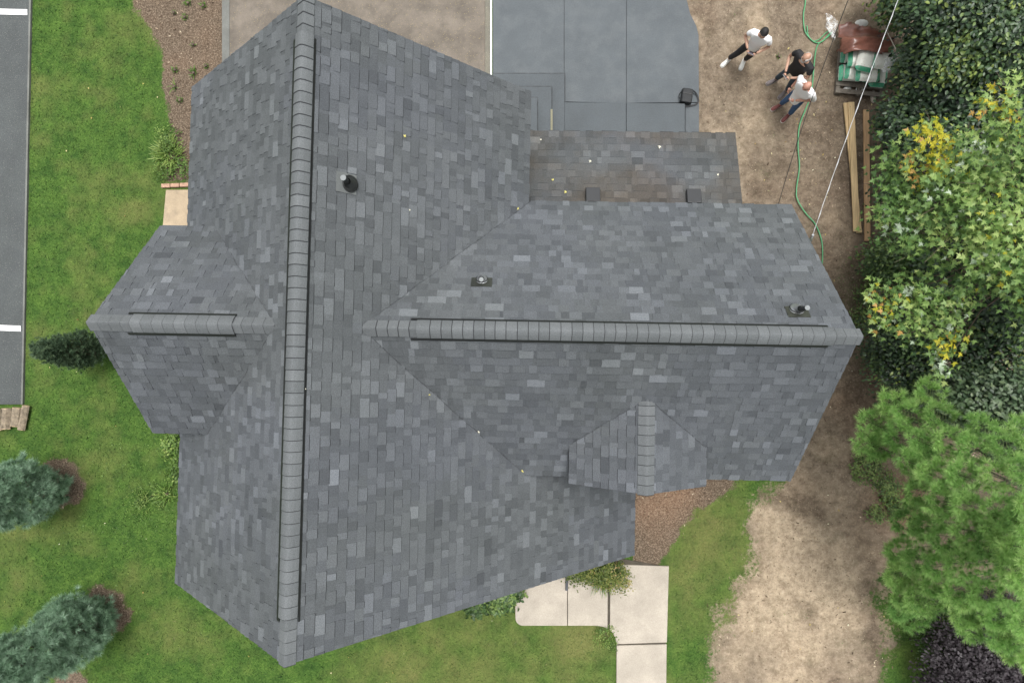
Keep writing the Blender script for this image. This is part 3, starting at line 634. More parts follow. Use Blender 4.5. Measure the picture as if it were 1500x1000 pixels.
# leaf scraps lying on the roof
lm = {'y': simple('yellow_leaf', (.62,.56,.16), .6, .2, 30), 'w': simple('pale_leaf', (.72,.70,.56), .6, .1, 30)}
for k, (px, py, pl, s, c_, wh_) in enumerate(((590,201,PL_MR,.045,'y','below the ridge on the big slope'),(756,305,PL_MR,.05,'y','at the foot of the upper valley'),(698,632,PL_MR,.05,'w','halfway down the front valley'),
        (762,690,PL_MR,.07,'y','at the low end of the front valley'),(628,577,PL_MR,.03,'y','near the top of the front valley'),(599,309,PL_MR,.03,'w','on the big slope below the round vent'),
        (811,265,PL_PO,.05,'y','nearest the wall on the porch roof'),(829,281,PL_PO,.055,'y','beside the first box vent'),(865,236,PL_PO,.05,'w','mid slope on the porch roof'),
        (966,215,PL_PO,.06,'w','near the porch eave'),(1050,258,PL_PO,.04,'w','near the open end of the porch roof'),(792,207,PL_PO,.035,'w','at the porch eave corner by the steps'),(445,570,PL_MR,.02,'w','against the long ridge'))):
    p = on_plane(px, py, pl); n_, a_, d_ = plane_frame(pl); a0 = random.uniform(0, 6); x_ = a_*math.cos(a0)+d_*math.sin(a0)
    nn = (n_+Vector((random.uniform(-.4,.4), random.uniform(-.4,.4), 0))).normalized(); x_ = (x_-nn*x_.dot(nn)).normalized()
    v, f = scatter(MAPLE_T, MAPLE_F, np.array([p+n_*.03]), np.array([nn]), np.array([x_]), s*1.0)
    setp(mk('fallen_leaf', v, f, lm[c_]), f'small {"yellow" if c_=="y" else "pale"} fallen leaf lying {wh_}', 'leaf', 'fallen leaves on the roof')
#%%PART2
# ------------------------------------------------------------------ plants
def limbs(mb, base, top, n, spread, r0, seed=0, tips=None):
    r = random.Random(seed); base, top = Vector(base), Vector(top); pts = []
    for i in range(6):
        t = i/5; pts.append(base.lerp(top, t)+Vector((r.uniform(-1,1), r.uniform(-1,1), 0))*.06*(0 < i < 5))
    mb.tube(pts, [r0*(1-.75*i/5) for i in range(6)], 8)
    for k in range(n):
        t = r.uniform(.3, .95); s = base.lerp(top, t)
        e = tips[k % len(tips)] if tips else s+Vector((r.uniform(-1,1), r.uniform(-1,1), r.uniform(.1,.6))).normalized()*spread*r.uniform(.5, 1)
        mid = s.lerp(e, .5)+Vector((r.uniform(-.1,.1), r.uniform(-.1,.1), .08))
        mb.tube([s, mid, e], [r0*.4*(1-t*.5), r0*.25, r0*.08], 5)
def crown(blobs_, dens, size, clump=.22, up=.9, spr=.55, T=LEAF_T, F=LEAF_F, tone0=.45):
    """leaves set in sprays on ellipsoid shells: blobs_ = (centre, rx, ry, rz, tone shift)"""
    P, A, S, TN = [], [], [], []
    for (c, rx, ry, rz, tsh) in blobs_:
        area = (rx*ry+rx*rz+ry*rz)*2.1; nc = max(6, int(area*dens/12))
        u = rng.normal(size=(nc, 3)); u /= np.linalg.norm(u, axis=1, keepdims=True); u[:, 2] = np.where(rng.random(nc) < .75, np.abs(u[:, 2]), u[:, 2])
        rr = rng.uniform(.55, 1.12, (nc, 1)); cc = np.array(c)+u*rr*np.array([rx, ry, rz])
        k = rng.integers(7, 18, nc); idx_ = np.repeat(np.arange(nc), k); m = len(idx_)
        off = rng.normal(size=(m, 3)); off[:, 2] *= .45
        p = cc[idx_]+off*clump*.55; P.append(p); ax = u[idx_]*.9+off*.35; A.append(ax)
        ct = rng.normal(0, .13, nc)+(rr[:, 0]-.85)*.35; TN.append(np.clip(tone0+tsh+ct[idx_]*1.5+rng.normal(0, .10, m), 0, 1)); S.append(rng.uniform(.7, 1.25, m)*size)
    P, A, S, TN = map(np.concatenate, (P, A, S, TN)); ok = P[:, 2] > .03; P, A, S, TN = P[ok], A[ok], S[ok], TN[ok]
    nr, d = frames(len(P), up, spr, A*.8); hd = A.copy(); hd[:, 2] -= .15
    d2 = d+hd*1.2; d2 -= nr*(d2*nr).sum(1, keepdims=True); d2 /= np.linalg.norm(d2, axis=1, keepdims=True)
    v, f = scatter(T, F, P, nr, d2, S); return v, f, np.repeat(TN, len(F))
F_DARK = foliage('dark_leaves', [(0, (.008,.018,.010)), (.3, (.026,.055,.027)), (.6, (.052,.100,.042)), (.85, (.105,.175,.050)), (1, (.22,.29,.07))], .42, .2, .3, .5)
F_MID = foliage('green_leaves', [(0, (.018,.040,.014)), (.4, (.045,.095,.028)), (.7, (.085,.155,.040)), (1, (.19,.27,.075))], .45, .25, .3, .45)
F_GREY = foliage('grey_green_leaves', [(0, (.025,.050,.026)), (.4, (.060,.105,.050)), (.75, (.110,.165,.085)), (1, (.19,.25,.13))], .45, .2, .25, .45)
F_PURP = foliage('purple_leaves', [(0, (.010,.007,.009)), (.4, (.028,.021,.026)), (.75, (.055,.047,.053)), (1, (.10,.092,.098))], .55, .1, .3, .3)
F_BRI = foliage('bright_leaves', [(0, (.035,.075,.015)), (.4, (.085,.165,.030)), (.75, (.15,.25,.05)), (1, (.28,.37,.10))], .5, .3, .2)
def shrub(name, bl, base, mat, label, dens=1350, size=.098, cat='shrub', group=None, clump=.25, seed=1, wood=M_BARK, r0=.035, **kw):
    B = [(tuple(bp(px, py, z)), rx, ry, rz, ts) for (px, py, z, rx, ry, rz, ts) in bl]
    b = bp(*base, 0); t = empty(name, b, label, cat, group)
    m = MB(); tops = [Vector(q[0]) for q in B]
    for i, tp in enumerate(tops):
        limbs(m, b+Vector((random.uniform(-.05,.05), random.uniform(-.05,.05), -.02)), tp, 6, B[i][1]*.8, r0*(.6+.4*(i == 0)), seed+i)
    m.build('stem', wood, t)
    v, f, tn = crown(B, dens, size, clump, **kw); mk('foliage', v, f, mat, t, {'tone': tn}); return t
GW = 'shrubs and saplings in the thicket'
shrub('shrub', [(1378,30,1.9,.75,.8,.9,0),(1322,-20,1.4,.45,.6,.7,.1),(1316,16,.7,.26,.3,.4,.3)], (1325,40), F_DARK, 'dark leafy shrub behind the maroon tarp at the top of the thicket', group=GW, seed=11)
shrub('shrub', [(1425,20,3.1,.9,.8,1.0,.02),(1400,85,3.0,.45,.45,.5,.34),(1432,40,3.3,.3,.35,.4,.32),(1470,60,3.3,.7,.7,.8,.12)], (1400,60), F_DARK, 'tall shrub with a streak of brighter green leaves in the upper thicket', group=GW, seed=21, size=.09)
shrub('shrub', [(1378,110,1.9,.70,.75,.9,-.06),(1346,98,1.2,.34,.5,.6,.02)], (1335,125), F_DARK, 'dark green shrub beside the covered pallet, with glossy small leaves', group=GW, seed=31)
shrub('shrub', [(1430,140,2.4,.9,.85,.9,-.08),(1475,120,2.7,.6,.6,.6,.04)], (1410,160), F_DARK, 'very dark shrub deep in the thicket above the yellow maple leaves', group=GW, seed=41)
shrub('shrub', [(1345,190,1.5,.65,.7,.8,-.02),(1314,175,.8,.34,.4,.4,.05)], (1318,200), F_DARK, 'low dark shrub reaching over the loose board on the dirt', group=GW, seed=51)
shrub('shrub', [(1400,220,2.2,.9,.8,.8,-.05),(1490,210,2.6,.8,.8,.8,-.06)], (1390,235), F_DARK, 'dark rounded shrub under the upper maple branches', group=GW, seed=61)
shrub('shrub', [(1340,285,1.4,.62,.7,.7,0),(1400,310,2.0,.8,.8,.7,-.05),(1480,320,2.2,.9,.9,.7,-.05)], (1350,300), F_DARK, 'broad shrub shaded beneath the middle of the maple', group=GW, seed=71)
shrub('shrub', [(1330,375,1.5,.65,.65,.6,.08),(1290,385,.6,.35,.4,.3,.1)], (1325,380), F_MID, 'mid green leafy shrub at the dirt edge below the maple', group=GW, seed=81, size=.075)
shrub('shrub', [(1410,400,2.3,.8,.8,.7,-.02),(1460,440,2.7,.8,.8,.8,.04)], (1400,400), F_DARK, 'dense dark bush with gaps of shade right of the lowest maple sprays', group=GW, seed=91)
shrub('shrub', [(1320,480,1.6,.6,.7,.8,.02),(1330,550,1.4,.6,.7,.6,-.03),(1297,515,.7,.35,.5,.4,0)], (1318,500), F_DARK, 'dark green bush opposite the gable end of the long roof', group=GW, seed=101, size=.08)
shrub('shrub', [(1395,530,2.0,.7,.7,.7,-.05),(1490,520,2.6,.8,.8,.7,.02)], (1400,520), F_DARK, 'shaded bush between the hanging maple spray and the pine', group=GW, seed=111, size=.08)
shrub('sapling', [(1455,600,3.2,.8,.65,.7,.03),(1500,640,3.4,.6,.6,.6,.06),(1400,590,2.7,.5,.45,.5,-.02)], (1430,590), F_GREY, 'grey-green sapling with round leaves behind the white pine', 1300, .095, 'tree', seed=121, r0=.06)
shrub('shrub', [(1430,960,1.2,.9,.7,.8,0),(1500,990,1.4,.8,.8,.8,.05),(1390,1000,.8,.5,.5,.5,0),(1470,910,1.0,.7,.6,.6,-.1)], (1440,970), F_PURP, 'dark purple-leaved shrub below the white pine', 1700, .07, seed=131)
shrub('shrub', [(1375,925,.35,.45,.6,.3,0),(1355,890,.25,.3,.4,.25,0)], (1370,920), F_MID, 'small green bush between the grass and the purple shrub', 1500, .05, seed=141)
GC = 'low green plants under the pine edge'
for (px, py, r, lab) in ((1272,683,.36,'largest leafy clump on the red soil, touching the bare dirt'),(1303,716,.30,'leafy clump tucked under the pine branches on red soil'),(1283,752,.16,'small leafy clump on the dirt below the two bigger ones'),(1315,745,.22,'leafy clump deepest beneath the pine above red soil')):
    shrub('ground_plant', [(px,py,.12,r,r,.14,.4)], (px,py), F_MID, lab, 1900, .055, 'plant', GC, .10, seed=int(px), r0=.008)
shrub('ground_plant', [(1275,435,.15,.35,.4,.15,.25),(1290,400,.15,.3,.3,.18,.2),(1262,470,.1,.25,.3,.1,.3)], (1275,435), F_MID, 'ragged patch of leafy weeds at the dirt edge beside the thicket', 1100, .055, 'plant', None, .12, seed=5, r0=.008)
# maple overhead
def maple():
    b = bp(1500, 330, 0); t = empty('maple_tree', b, 'maple reaching over the yard with green, yellow and silvery turned leaves', 'tree')
    SP = [(1372,212,6.0,.42,'y'),(1392,235,5.9,.3,'y'),(1362,190,6.0,.22,'y'),(1340,243,5.7,.28,'o'),(1355,270,5.5,.2,'y'),(1306,234,5.4,.32,'g'),(1298,264,5.3,.26,'g'),(1320,292,5.4,.38,'g'),(1298,316,5.2,.26,'w'),(1335,330,5.5,.42,'w'),
          (1420,230,6.2,.40,'w'),(1450,212,6.3,.36,'w'),(1475,165,6.6,.36,'o'),(1465,200,6.4,.34,'l'),(1490,190,6.6,.3,'g'),(1455,145,6.6,.20,'y'),(1485,130,6.8,.26,'l'),(1395,275,6.0,.45,'w'),(1435,270,6.2,.42,'l'),(1478,262,6.5,.45,'l'),(1498,240,6.6,.4,'g'),
          (1370,300,5.7,.42,'g'),(1410,318,6.0,.42,'g'),(1452,312,6.3,.42,'l'),(1495,310,6.6,.45,'l'),(1380,345,5.7,.4,'l'),(1430,352,6.0,.4,'l'),(1470,350,6.3,.42,'l'),(1500,372,6.4,.4,'l'),(1325,262,5.5,.3,'g'),(1440,385,6.0,.34,'w'),
          (1345,360,5.4,.3,'g'),(1285,428,4.9,.22,'l'),(1307,450,4.9,.34,'o'),(1330,428,5.0,.36,'w'),(1297,468,4.8,.26,'l'),(1345,452,5.1,.34,'l'),(1375,435,5.3,.34,'w'),(1398,470,5.3,.36,'w'),(1362,488,5.1,.32,'l'),(1392,505,5.2,.26,'y'),(1378,525,5.1,.22,'w'),(1385,545,5.0,.18,'w'),(1415,415,5.5,.34,'g'),(1450,418,5.2,.34,'g'),(1485,408,5.6,.36,'l'),(1495,345,5.0,.5,'g'),(1465,375,5.0,.45,'g'),(1405,440,5.4,.30,'l'),(1325,482,4.9,.24,'g'),
          (1400,250,5.2,.5,'g'),(1460,240,5.4,.5,'g'),(1330,310,4.8,.5,'g'),(1440,330,5.2,.5,'g'),(1395,300,5.0,.5,'g'),(1360,270,5.0,.4,'g'),(1380,380,4.9,.35,'g'),(1350,430,4.5,.4,'g'),(1390,460,4.5,.35,'g')]
    SP += [(random.uniform(1525, 1680), random.uniform(140, 470), random.uniform(4.0, 6.6), random.uniform(.45, .65), random.choice('gglg')) for _ in range(46)]
    tips = [bp(x, y, z) for x, y, z, r, c in SP]; m = MB(); hub = [bp(1580, 215, 3.4), bp(1580, 350, 3.4), bp(1580, 400, 3.0)]
    base = b+Vector((.7, 0, -.1)); m.tube([base, base+Vector((.1, .1, 1.6)), base+Vector((-.05, 0, 3.2)), base+Vector((.1, .05, 4.6))], [.16, .13, .11, .07], 10)
    fork = base+Vector((-.05, 0, 3.2))
    for h in hub: m.tube([fork, fork.lerp(h, .55)+Vector((0, 0, .2)), h], [.09, .06, .045], 8)
    for (x, y, z, r, c), tp in zip(SP, tips):
        h = min(hub, key=lambda q: (q-tp).length); mid = h.lerp(tp, .55)+Vector((0, 0, .15))
        m.tube([h, mid-Vector((0, 0, .9)), tp-Vector((0, 0, .15))], [.022, .013, .005], 5)
        for k in range(4):
            e = tp+Vector((random.gauss(0, 1), random.gauss(0, 1), .2))*r*.6; m.tube([mid.lerp(tp, .85)-Vector((0, 0, .15)), e-Vector((0, 0, .05))], [.007, .003], 4)
    m.build('trunk', M_BARK, t)
    G = {c: [[], [], [], []] for c in 'gyow'}
    for (x, y, z, r, c), tp in zip(SP, tips):
        hub_ = min(hub, key=lambda q: (q-tp).length); outd = np.array((tp-hub_).normalized())
        r *= .86; n = int(r*r*820)+10; c0 = np.array(tp)
        o = rng.normal(size=(n, 3))*np.array([.52, .52, .24])*r; p = c0+o
        col = np.full(n, 'g', dtype='<U1'); q = rng.random(n)
        if c == 'y': col[q < .68] = 'y'; col[q < .04] = 'o'
        elif c == 'o': col[q < .45] = 'y'; col[q < .2] = 'o'
        elif c == 'w':
            for _ in range(2):
                wc = c0+rng.normal(size=3)*np.array([.4, .4, .1])*r; col[np.hypot(*(p-wc)[:, :2].T) < .085] = 'w'
            col[rng.random(n) < .02] = 'w'
        elif c == 'l': col[q < .03] = 'w'; col[(q > .96)] = 'y'
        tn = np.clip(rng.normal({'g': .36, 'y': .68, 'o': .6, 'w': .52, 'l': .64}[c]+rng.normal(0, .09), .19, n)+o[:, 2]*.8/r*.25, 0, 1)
        nr, d = frames(n, .8, .62, o/r*.5); dd = d*.45+outd*.9+o/r*.8; dd[:, 2] -= .25
        dd -= nr*(dd*nr).sum(1, keepdims=True); dd /= np.linalg.norm(dd, axis=1, keepdims=True)
        for k in range(n): g = G[col[k]]; g[0].append(p[k]); g[1].append(nr[k]); g[2].append(dd[k]); g[3].append(tn[k])
    mats = {'g': foliage('maple_green', [(0, (.04,.09,.03)), (.35, (.13,.24,.07)), (.7, (.27,.41,.12)), (1, (.46,.56,.20))], .45, .45, .2, .4),
            'y': foliage('maple_yellow', [(0, (.18,.22,.02)), (.6, (.38,.38,.03)), (1, (.58,.50,.05))], .5, .3, .1),
            'o': foliage('maple_orange', [(0, (.40,.22,.05)), (1, (.55,.36,.12))], .5, .3, .1),
            'w': foliage('maple_silver', [(0, (.20,.29,.17)), (1, (.46,.53,.41))], .5, .1, .05)}
    for c, (P, A, D, TN) in G.items():
        P, A, D, TN = map(np.array, (P, A, D, TN)); n = len(P); sz = rng.uniform(.065, .112, n)
        # the highest leaves in view are parts, one shared mesh per leaf colour
        order = np.argsort(-P[:, 2]); quota = {'g': 150, 'y': 70, 'o': 14, 'w': 55}[c]; sel = []
        for i in order:
            x, y = project(P[i])
            if 0 < x < 1500 and 0 < y < 1000: sel.append(i)
            if len(sel) >= quota: break
        lms = []
        for k in range(3):
            me = bpy.data.meshes.new('leaf'); T = MAPLE_T*np.array([1, 1-.1*k, 1+.7*k]); me.from_pydata(T.tolist(), [], MAPLE_F.tolist()); me.materials.append(mats[c])
            me.attributes.new('tone', 'FLOAT', 'FACE').data.foreach_set('value', [[.45, .65, .85][k]]*len(MAPLE_F)); lms.append(me)
        inv = world_of(t).inverted()
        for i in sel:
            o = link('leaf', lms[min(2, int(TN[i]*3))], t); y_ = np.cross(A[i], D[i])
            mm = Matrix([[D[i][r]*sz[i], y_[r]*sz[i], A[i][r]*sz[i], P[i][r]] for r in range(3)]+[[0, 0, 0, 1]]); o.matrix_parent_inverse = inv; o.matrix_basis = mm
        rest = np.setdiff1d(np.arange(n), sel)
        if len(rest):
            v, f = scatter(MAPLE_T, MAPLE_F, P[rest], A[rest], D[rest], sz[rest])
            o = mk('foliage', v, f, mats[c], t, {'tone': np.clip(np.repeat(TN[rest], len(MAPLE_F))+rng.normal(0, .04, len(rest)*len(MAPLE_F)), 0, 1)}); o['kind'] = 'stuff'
maple()
# white pine: fans of needle tufts at the ends of limbs
F_PINE = foliage('pine_needles', [(0, (.085,.19,.055)), (.35, (.22,.42,.13)), (.7, (.38,.60,.20)), (1, (.58,.73,.31))], .55, .5, .15, .3)
F_BLUE = foliage('blue_green_needles', [(0, (.10,.19,.115)), (.35, (.25,.39,.26)), (.7, (.38,.54,.40)), (1, (.52,.66,.54))], .55, .45, .15, .35)
F_SPR = foliage('dark_spruce_needles', [(0, (.03,.06,.035)), (.4, (.085,.14,.08)), (.8, (.16,.23,.13)), (1, (.26,.33,.20))], .5, .25, .25, .35)
PINE_T = [tuft_template(46, 1.0, .066, s) for s in (10, 11, 12, 13)]
def pine():
    b = bp(1440, 740, 0)+Vector((.2, 0, 0)); t = empty('pine_tree', b, 'big bright green white pine with soft long needles beside the dirt drive', 'tree')
    FR = []
    outline = [(1262,612,3.0),(1255,645,2.9),(1272,650,3.0),(1290,582,3.3),(1315,600,3.6),(1300,635,3.5),(1345,565,3.4),(1360,600,3.8),(1335,640,4.2),(1372,640,4.5),(1318,672,4.1),(1345,690,4.6),(1390,690,5.0),(1405,650,4.8),(1420,615,4.3),
               (1450,640,4.9),(1480,620,4.4),(1440,690,5.3),(1480,680,5.5),(1500,650,5.0),(1330,715,4.3),(1360,730,4.9),(1395,735,5.4),(1310,760,3.7),(1335,770,4.3),(1365,785,4.8),(1400,775,5.4),(1445,740,5.8),(1490,735,6.1),
               (1300,805,3.4),(1325,820,3.9),(1355,830,4.4),(1298,845,3.2),(1310,875,3.2),(1330,880,3.5),(1352,858,3.9),(1390,825,5.0),(1430,800,5.6),(1305,895,3.0),(1385,870,4.5),(1400,905,4.1),(1420,870,4.9),(1410,925,3.9),(1445,905,4.7),(1450,935,4.4),
               (1465,870,5.4),(1480,910,5.0),(1500,940,4.9),(1466,955,4.2),(1495,970,4.5),(1475,800,6.4),(1500,820,6.8),(1462,830,6.0),(1495,780,6.7),(1500,870,6.2),(1440,770,5.8),(1470,760,6.0),(1485,850,6.6),(1455,790,5.9)]
    for (x, y, z) in outline: FR.append((bp(x, y, z), random.uniform(.50, .68), .12 if x > 1455 and y > 740 and y < 900 else 0))
    for (x, y, z) in outline[::2]: FR.append((bp(x+random.uniform(-20,20), y+random.uniform(-20,20), z-1.0), .65, -.22))
    for k in range(46):     # the far side of the crown, outside the photograph's edge
        a = random.uniform(0, 2*math.pi); h = random.uniform(2.2, 7.5); R_ = 2.9*(1-h/9.5)
        p = b+Vector((1.6+R_*math.cos(a), R_*math.sin(a)*.9, h))
        if project(p)[0] > 1500: FR.append((p, .65, 0))
    trunk_top = b+Vector((1.2, -.1, 8.0)); m = MB(); tw = MB(); base = b+Vector((1.2, 0, -.1)); m.tube([base.lerp(trunk_top, i/7) for i in range(8)], [.17-.02*i for i in range(8)], 10)
    P, A, S, TN = [], [], [], []
    for tip, ln, ts in FR:
        h = max(1.2, tip.z-.35); s = base.lerp(trunk_top, min(.95, h/8.0)); dirn = (tip-s).normalized(); mid = s.lerp(tip, .6)-Vector((0, 0, .06))
        m.tube([s, mid-Vector((0, 0, .15)), tip-Vector((0, 0, .12))], [.024, .011, .004], 5)
        side = dirn.cross(Vector((0, 0, 1))).normalized(); nb = 11; bt = random.gauss(0, .09)
        for i in range(nb):
            q = i/(nb-1); c0 = tip-dirn*ln*(1-q); wdt = .36*ln*math.sin(math.pi*min(1, .22+.75*q))**.8
            for sd_ in ((-1, 1) if i < nb-1 else (0,)):
                e = c0+side*sd_*wdt*random.uniform(.7, 1.1)+dirn*wdt*.6; tw.tube([c0-Vector((0, 0, .08)), e-Vector((0, 0, .05))], [.004, .002], 3, False)
                for g in (.6, 1.0) if sd_ else (1.0, .7):
                    p = c0.lerp(e, g)+Vector((random.gauss(0, .03), random.gauss(0, .03), random.gauss(.02, .03)))
                    ax = (dirn*.75+side*sd_*.55*g+Vector((random.gauss(0, .2), random.gauss(0, .2), .55+random.uniform(0, .35))))
                    P.append(p); A.append(ax); S.append(random.uniform(.115, .16)); TN.append(.58+ts+bt+random.gauss(0, .07)+.12*(g-.6))
    m.build('trunk', simple('pine_bark', (.06,.055,.04), .9), t); tw.build('twigs', simple('green_twig', (.12,.17,.06), .8), t)['kind'] = 'stuff'
    v, f, tn = tufts(np.array(P), np.array(A), np.array(S), np.array(TN), PINE_T); mk('foliage', v, f, F_PINE, t, {'tone': tn})
pine()
def column_pine(px, py, h, r, label, n, lean=(0, 0), mat=F_BLUE, size=(.12, .17), name='pine_shrub', sub=.0, wood=M_BARK, temps=None, up=.35, nsub=6):
    b = bp(px, py, 0); t = empty(name, b, label, 'conifer', None)
    m = MB(); top = b+Vector((lean[0], lean[1], h)); m.tube([b-Vector((0, 0, .05)), b.lerp(top, .5), top-Vector((0, 0, .15))], [.05, .035, .01], 8)
    P, A, S, TN = [], [], [], []
    for k in range(n):
        q = random.random()**.85; a = random.uniform(0, 2*math.pi); ro = r*(min(1, .55+1.6*q) if q < .28 else (1-(q-.28)/.72)**.55+.04)*(1+.12*math.sin(3*a+9*q))
        c0 = b.lerp(top, q*.97+.02); o = Vector((math.cos(a), math.sin(a), 0)); tip = c0+o*ro+Vector((0, 0, .10)); bt = random.gauss(0, .12)
        if k % 4 == 0: m.tube([c0-Vector((0, 0, .05)), tip-o*.05], [.012, .004], 4, False)
        for j in range(nsub):
            p = tip+Vector((random.gauss(0, .055), random.gauss(0, .055), random.gauss(0, .05)))-o*abs(random.gauss(0, .10))
            P.append(p); A.append(o*.9+Vector((random.gauss(0, .25), random.gauss(0, .25), up+random.uniform(0, .5)))); S.append(random.uniform(*size)); TN.append(.45+bt+random.gauss(0, .08))
    m.build('trunk', wood, t); v, f, tn = tufts(np.array(P), np.array(A), np.array(S), np.array(TN), temps or PINE_T)
    mk('foliage', v, f, mat, t, {'tone': tn}); return t
column_pine(86, 708, 3.4, .64, 'blue-green soft-needled pine leaning over the lawn below the log stack', 430)
column_pine(152, 896, 3.7, .66, 'blue-green pine nearest the roof corner at the bottom of the lawn', 460)
SPR_T = [tuft_template(26, .75, .10, s) for s in (30, 31, 32)]
column_pine(150, 514, 2.1, .37, 'dark narrow evergreen shrub at the point of the small side wing', 520, mat=F_SPR, size=(.06, .10), name='evergreen_shrub', temps=SPR_T, nsub=5, up=.5)
# strap-leaved and feathery clumps
def strap_clump(px, py, r, n, ln, mat, label, cat='plant', name='strap_leaf_plant', droop=.5, wd=.08, tone=.55, z=0, group=None, leafy=0, h0=.05):
    b = bp(px, py, z); b.z = 0; t = empty(name, b, label, cat, group); T, F, TN = [], [], []
    for k in range(n):
        a = random.uniform(0, 2*math.pi); rr = r*math.sqrt(random.random())*.75; s = b+Vector((math.cos(a)*rr, math.sin(a)*rr, h0)); l = ln*random.uniform(.6, 1.2)
        a2 = a+random.gauss(0, .6); o = Vector((math.cos(a2), math.sin(a2), 0)); sd_ = Vector((-o.y, o.x, 0)); tl = random.uniform(.25, .8); j = len(T); tn = min(1, max(0, random.gauss(tone, .18)))
        for i in range(5):
            q = i/4; c = s+o*l*tl*q+Vector((0, 0, l*(math.sqrt(max(0, 1-tl*tl)))*(q-droop*q*q))); w_ = l*wd*(1-q)**.6*.5+.001
            T += [c+sd_*w_, c-sd_*w_]
        for i in range(4): F.append([j+2*i, j+2*i+1, j+2*i+3, j+2*i+2]); TN.append(tn)
    mk('foliage', T, F, mat, t, {'tone': TN})
    MB().tube([b-Vector((0, 0, .03)), b+Vector((0, 0, .08))], [.05, .03], 8).build('crown_base', M_BARK, t)
    return t
strap_clump(251, 228, .34, 170, .42, F_BRI, 'bright yellow-green daylily clump above the row of edging bricks', name='daylily', wd=.07, tone=.85)
shrub('ground_plant', [(246,205,.15,.28,.35,.15,.1),(262,245,.12,.22,.25,.12,0),(238,250,.1,.2,.3,.1,0)], (250,225), F_BRI, 'mixed green weeds growing around the daylily clump', 1400, .045, 'plant', None, .1, seed=9, r0=.006)
strap_clump(884, 838, .32, 260, .50, F_BRI, 'arching feathery plant with thin stems between the eave and the walk', name='ornamental_grass', wd=.035, tone=.5, droop=.55)
shrub('ground_plant', [(884,838,.35,.55,.30,.25,.0),(905,848,.3,.3,.25,.2,.2),(850,842,.3,.3,.2,.2,-.1)], (884,832), foliage('feathery_leaves', [(0, (.04,.07,.015)), (.5, (.12,.165,.035)), (.85, (.25,.25,.07)), (1, (.36,.27,.12))], .5, .3, .2), 'olive and yellow low bush spilling onto the walk', 1500, .05, 'shrub', None, .11, seed=12, r0=.01)
shrub('ground_plant', [(728,880,.30,.35,.22,.22,.15),(748,872,.25,.22,.2,.2,.05),(700,890,.2,.25,.15,.15,0)], (728,872), F_MID, 'broad-leaved green plant beside the walk under the eave', 1200, .10, 'plant', None, .12, seed=13, r0=.01)
shrub('ground_plant', [(252,652,.35,.22,.30,.25,.1),(258,690,.3,.15,.3,.2,0)], (256,655), F_BRI, 'bright leafy plant in the corner where the small wing meets the wall', 1700, .06, 'plant', None, .1, seed=14, r0=.01)
shrub('ground_plant', [(222,726,.08,.38,.32,.08,.3),(200,740,.05,.25,.3,.05,.2)], (222,728), F_BRI, 'pale yellow-green feathery patch in the lawn near the wall', 1300, .035, 'plant', None, .12, seed=16, r0=.004)
strap_clump(246, 722, .22, 46, .34, F_BRI, 'arching green fern next to the wall below the small wing', name='fern', wd=.07, tone=.55)
shrub('ground_plant', [(886,930,.08,.25,.22,.08,.2),(897,945,.06,.1,.2,.06,.1)], (886,930), F_BRI, 'low green ground cover inside the curve of the walk', 1700, .035, 'plant', None, .08, seed=15, r0=.005)
for k, (px, py, r, lab) in enumerate(((277,6,.12,'small weed nearest the photo top edge in the mulch bed'),(272,27,.10,'small weed below the top one in the mulch bed'),(256,20,.07,'tiny weed on the left of the upper mulch weeds'),(284,67,.07,'lone tiny seedling in the middle of the mulch bed'),
        (285,108,.13,'weed beside the eave corner in the mulch bed'),(258,104,.10,'pale weed on the lawn side of the mulch bed'),(299,10,.10,'weed beside the driveway strip'),(303,98,.08,'weed between the eave and the driveway strip'),(1140,84,.07,'tuft of weed on the dirt between the two men in front'),(265,148,.10,'weed low in the mulch bed next to the roof edge'))):
    strap_clump(px, py, r*.6, 26, r*1.3, F_BRI, lab, name='weed', wd=.14, tone=.45, h0=.02, group='weeds in the beds')
strap_clump(257, 128, .04, 8, .30, F_BRI, 'spidery grass weed with long blades in the mulch bed', name='grass_weed', wd=.07, tone=.5, droop=.7, h0=.03)
# ------------------------------------------------------------------ logs, boards, hose, wires
M_CUT = simple('cut_wood', (.42,.32,.20), .8, .2, 20, 90); M_LOG = simple('split_log', (.215,.175,.125), .9, .45, 14, 60, bumpy=.7)
for k, (x1, y1, x2, y2, wpx, lab) in enumerate(((-3,599,-1,630,9,'log at the far left, cut by the photo edge'),(9,598,8,628,14,'widest split log in the stack by the asphalt'),(25,597,22,624,12,'middle log of the stack with pale cut end'),(38,594,31,629,10,'slanting log at the lawn end of the stack'))):
    a, b_ = bp(x1, y1, .12), bp(x2, y2, .10); r_ = wpx/2/FOC*(CAM_H-.1); t = empty('log', (a+b_)/2*1.0, lab, 'log', 'split logs by the asphalt')
    pts = [a.lerp(b_, i/6) for i in range(7)]; n = 12; d_ = (b_-a).normalized(); u_ = d_.cross(Vector((0, 0, 1))).normalized(); m = MB(); vs = []
    rr = [random.uniform(.82, 1.18) for _ in range(n)]
    for i, p in enumerate(pts): vs += [p+(u_*math.cos(2*math.pi*j/n)+Vector((0, 0, 1))*math.sin(2*math.pi*j/n)*.85)*r_*rr[j]*random.uniform(.96, 1.05) for j in range(n)]
    m.add(vs, [[i*n+j, i*n+(j+1) % n, (i+1)*n+(j+1) % n, (i+1)*n+j] for i in range(6) for j in range(n)]).build('bark', M_LOG, t)
    for e_, nm in ((0, -1), (6, 1)):
        q = [v+d_*.004*nm for v in vs[e_*n:(e_+1)*n]]; MB().add(q+[p-d_*.02*nm for p in q], [list(range(n)) if nm < 0 else list(range(n))[::-1]]+[[j, (j+1) % n, (j+1) % n+n, j+n] for j in range(n)]).build('cut_end', M_CUT, t)
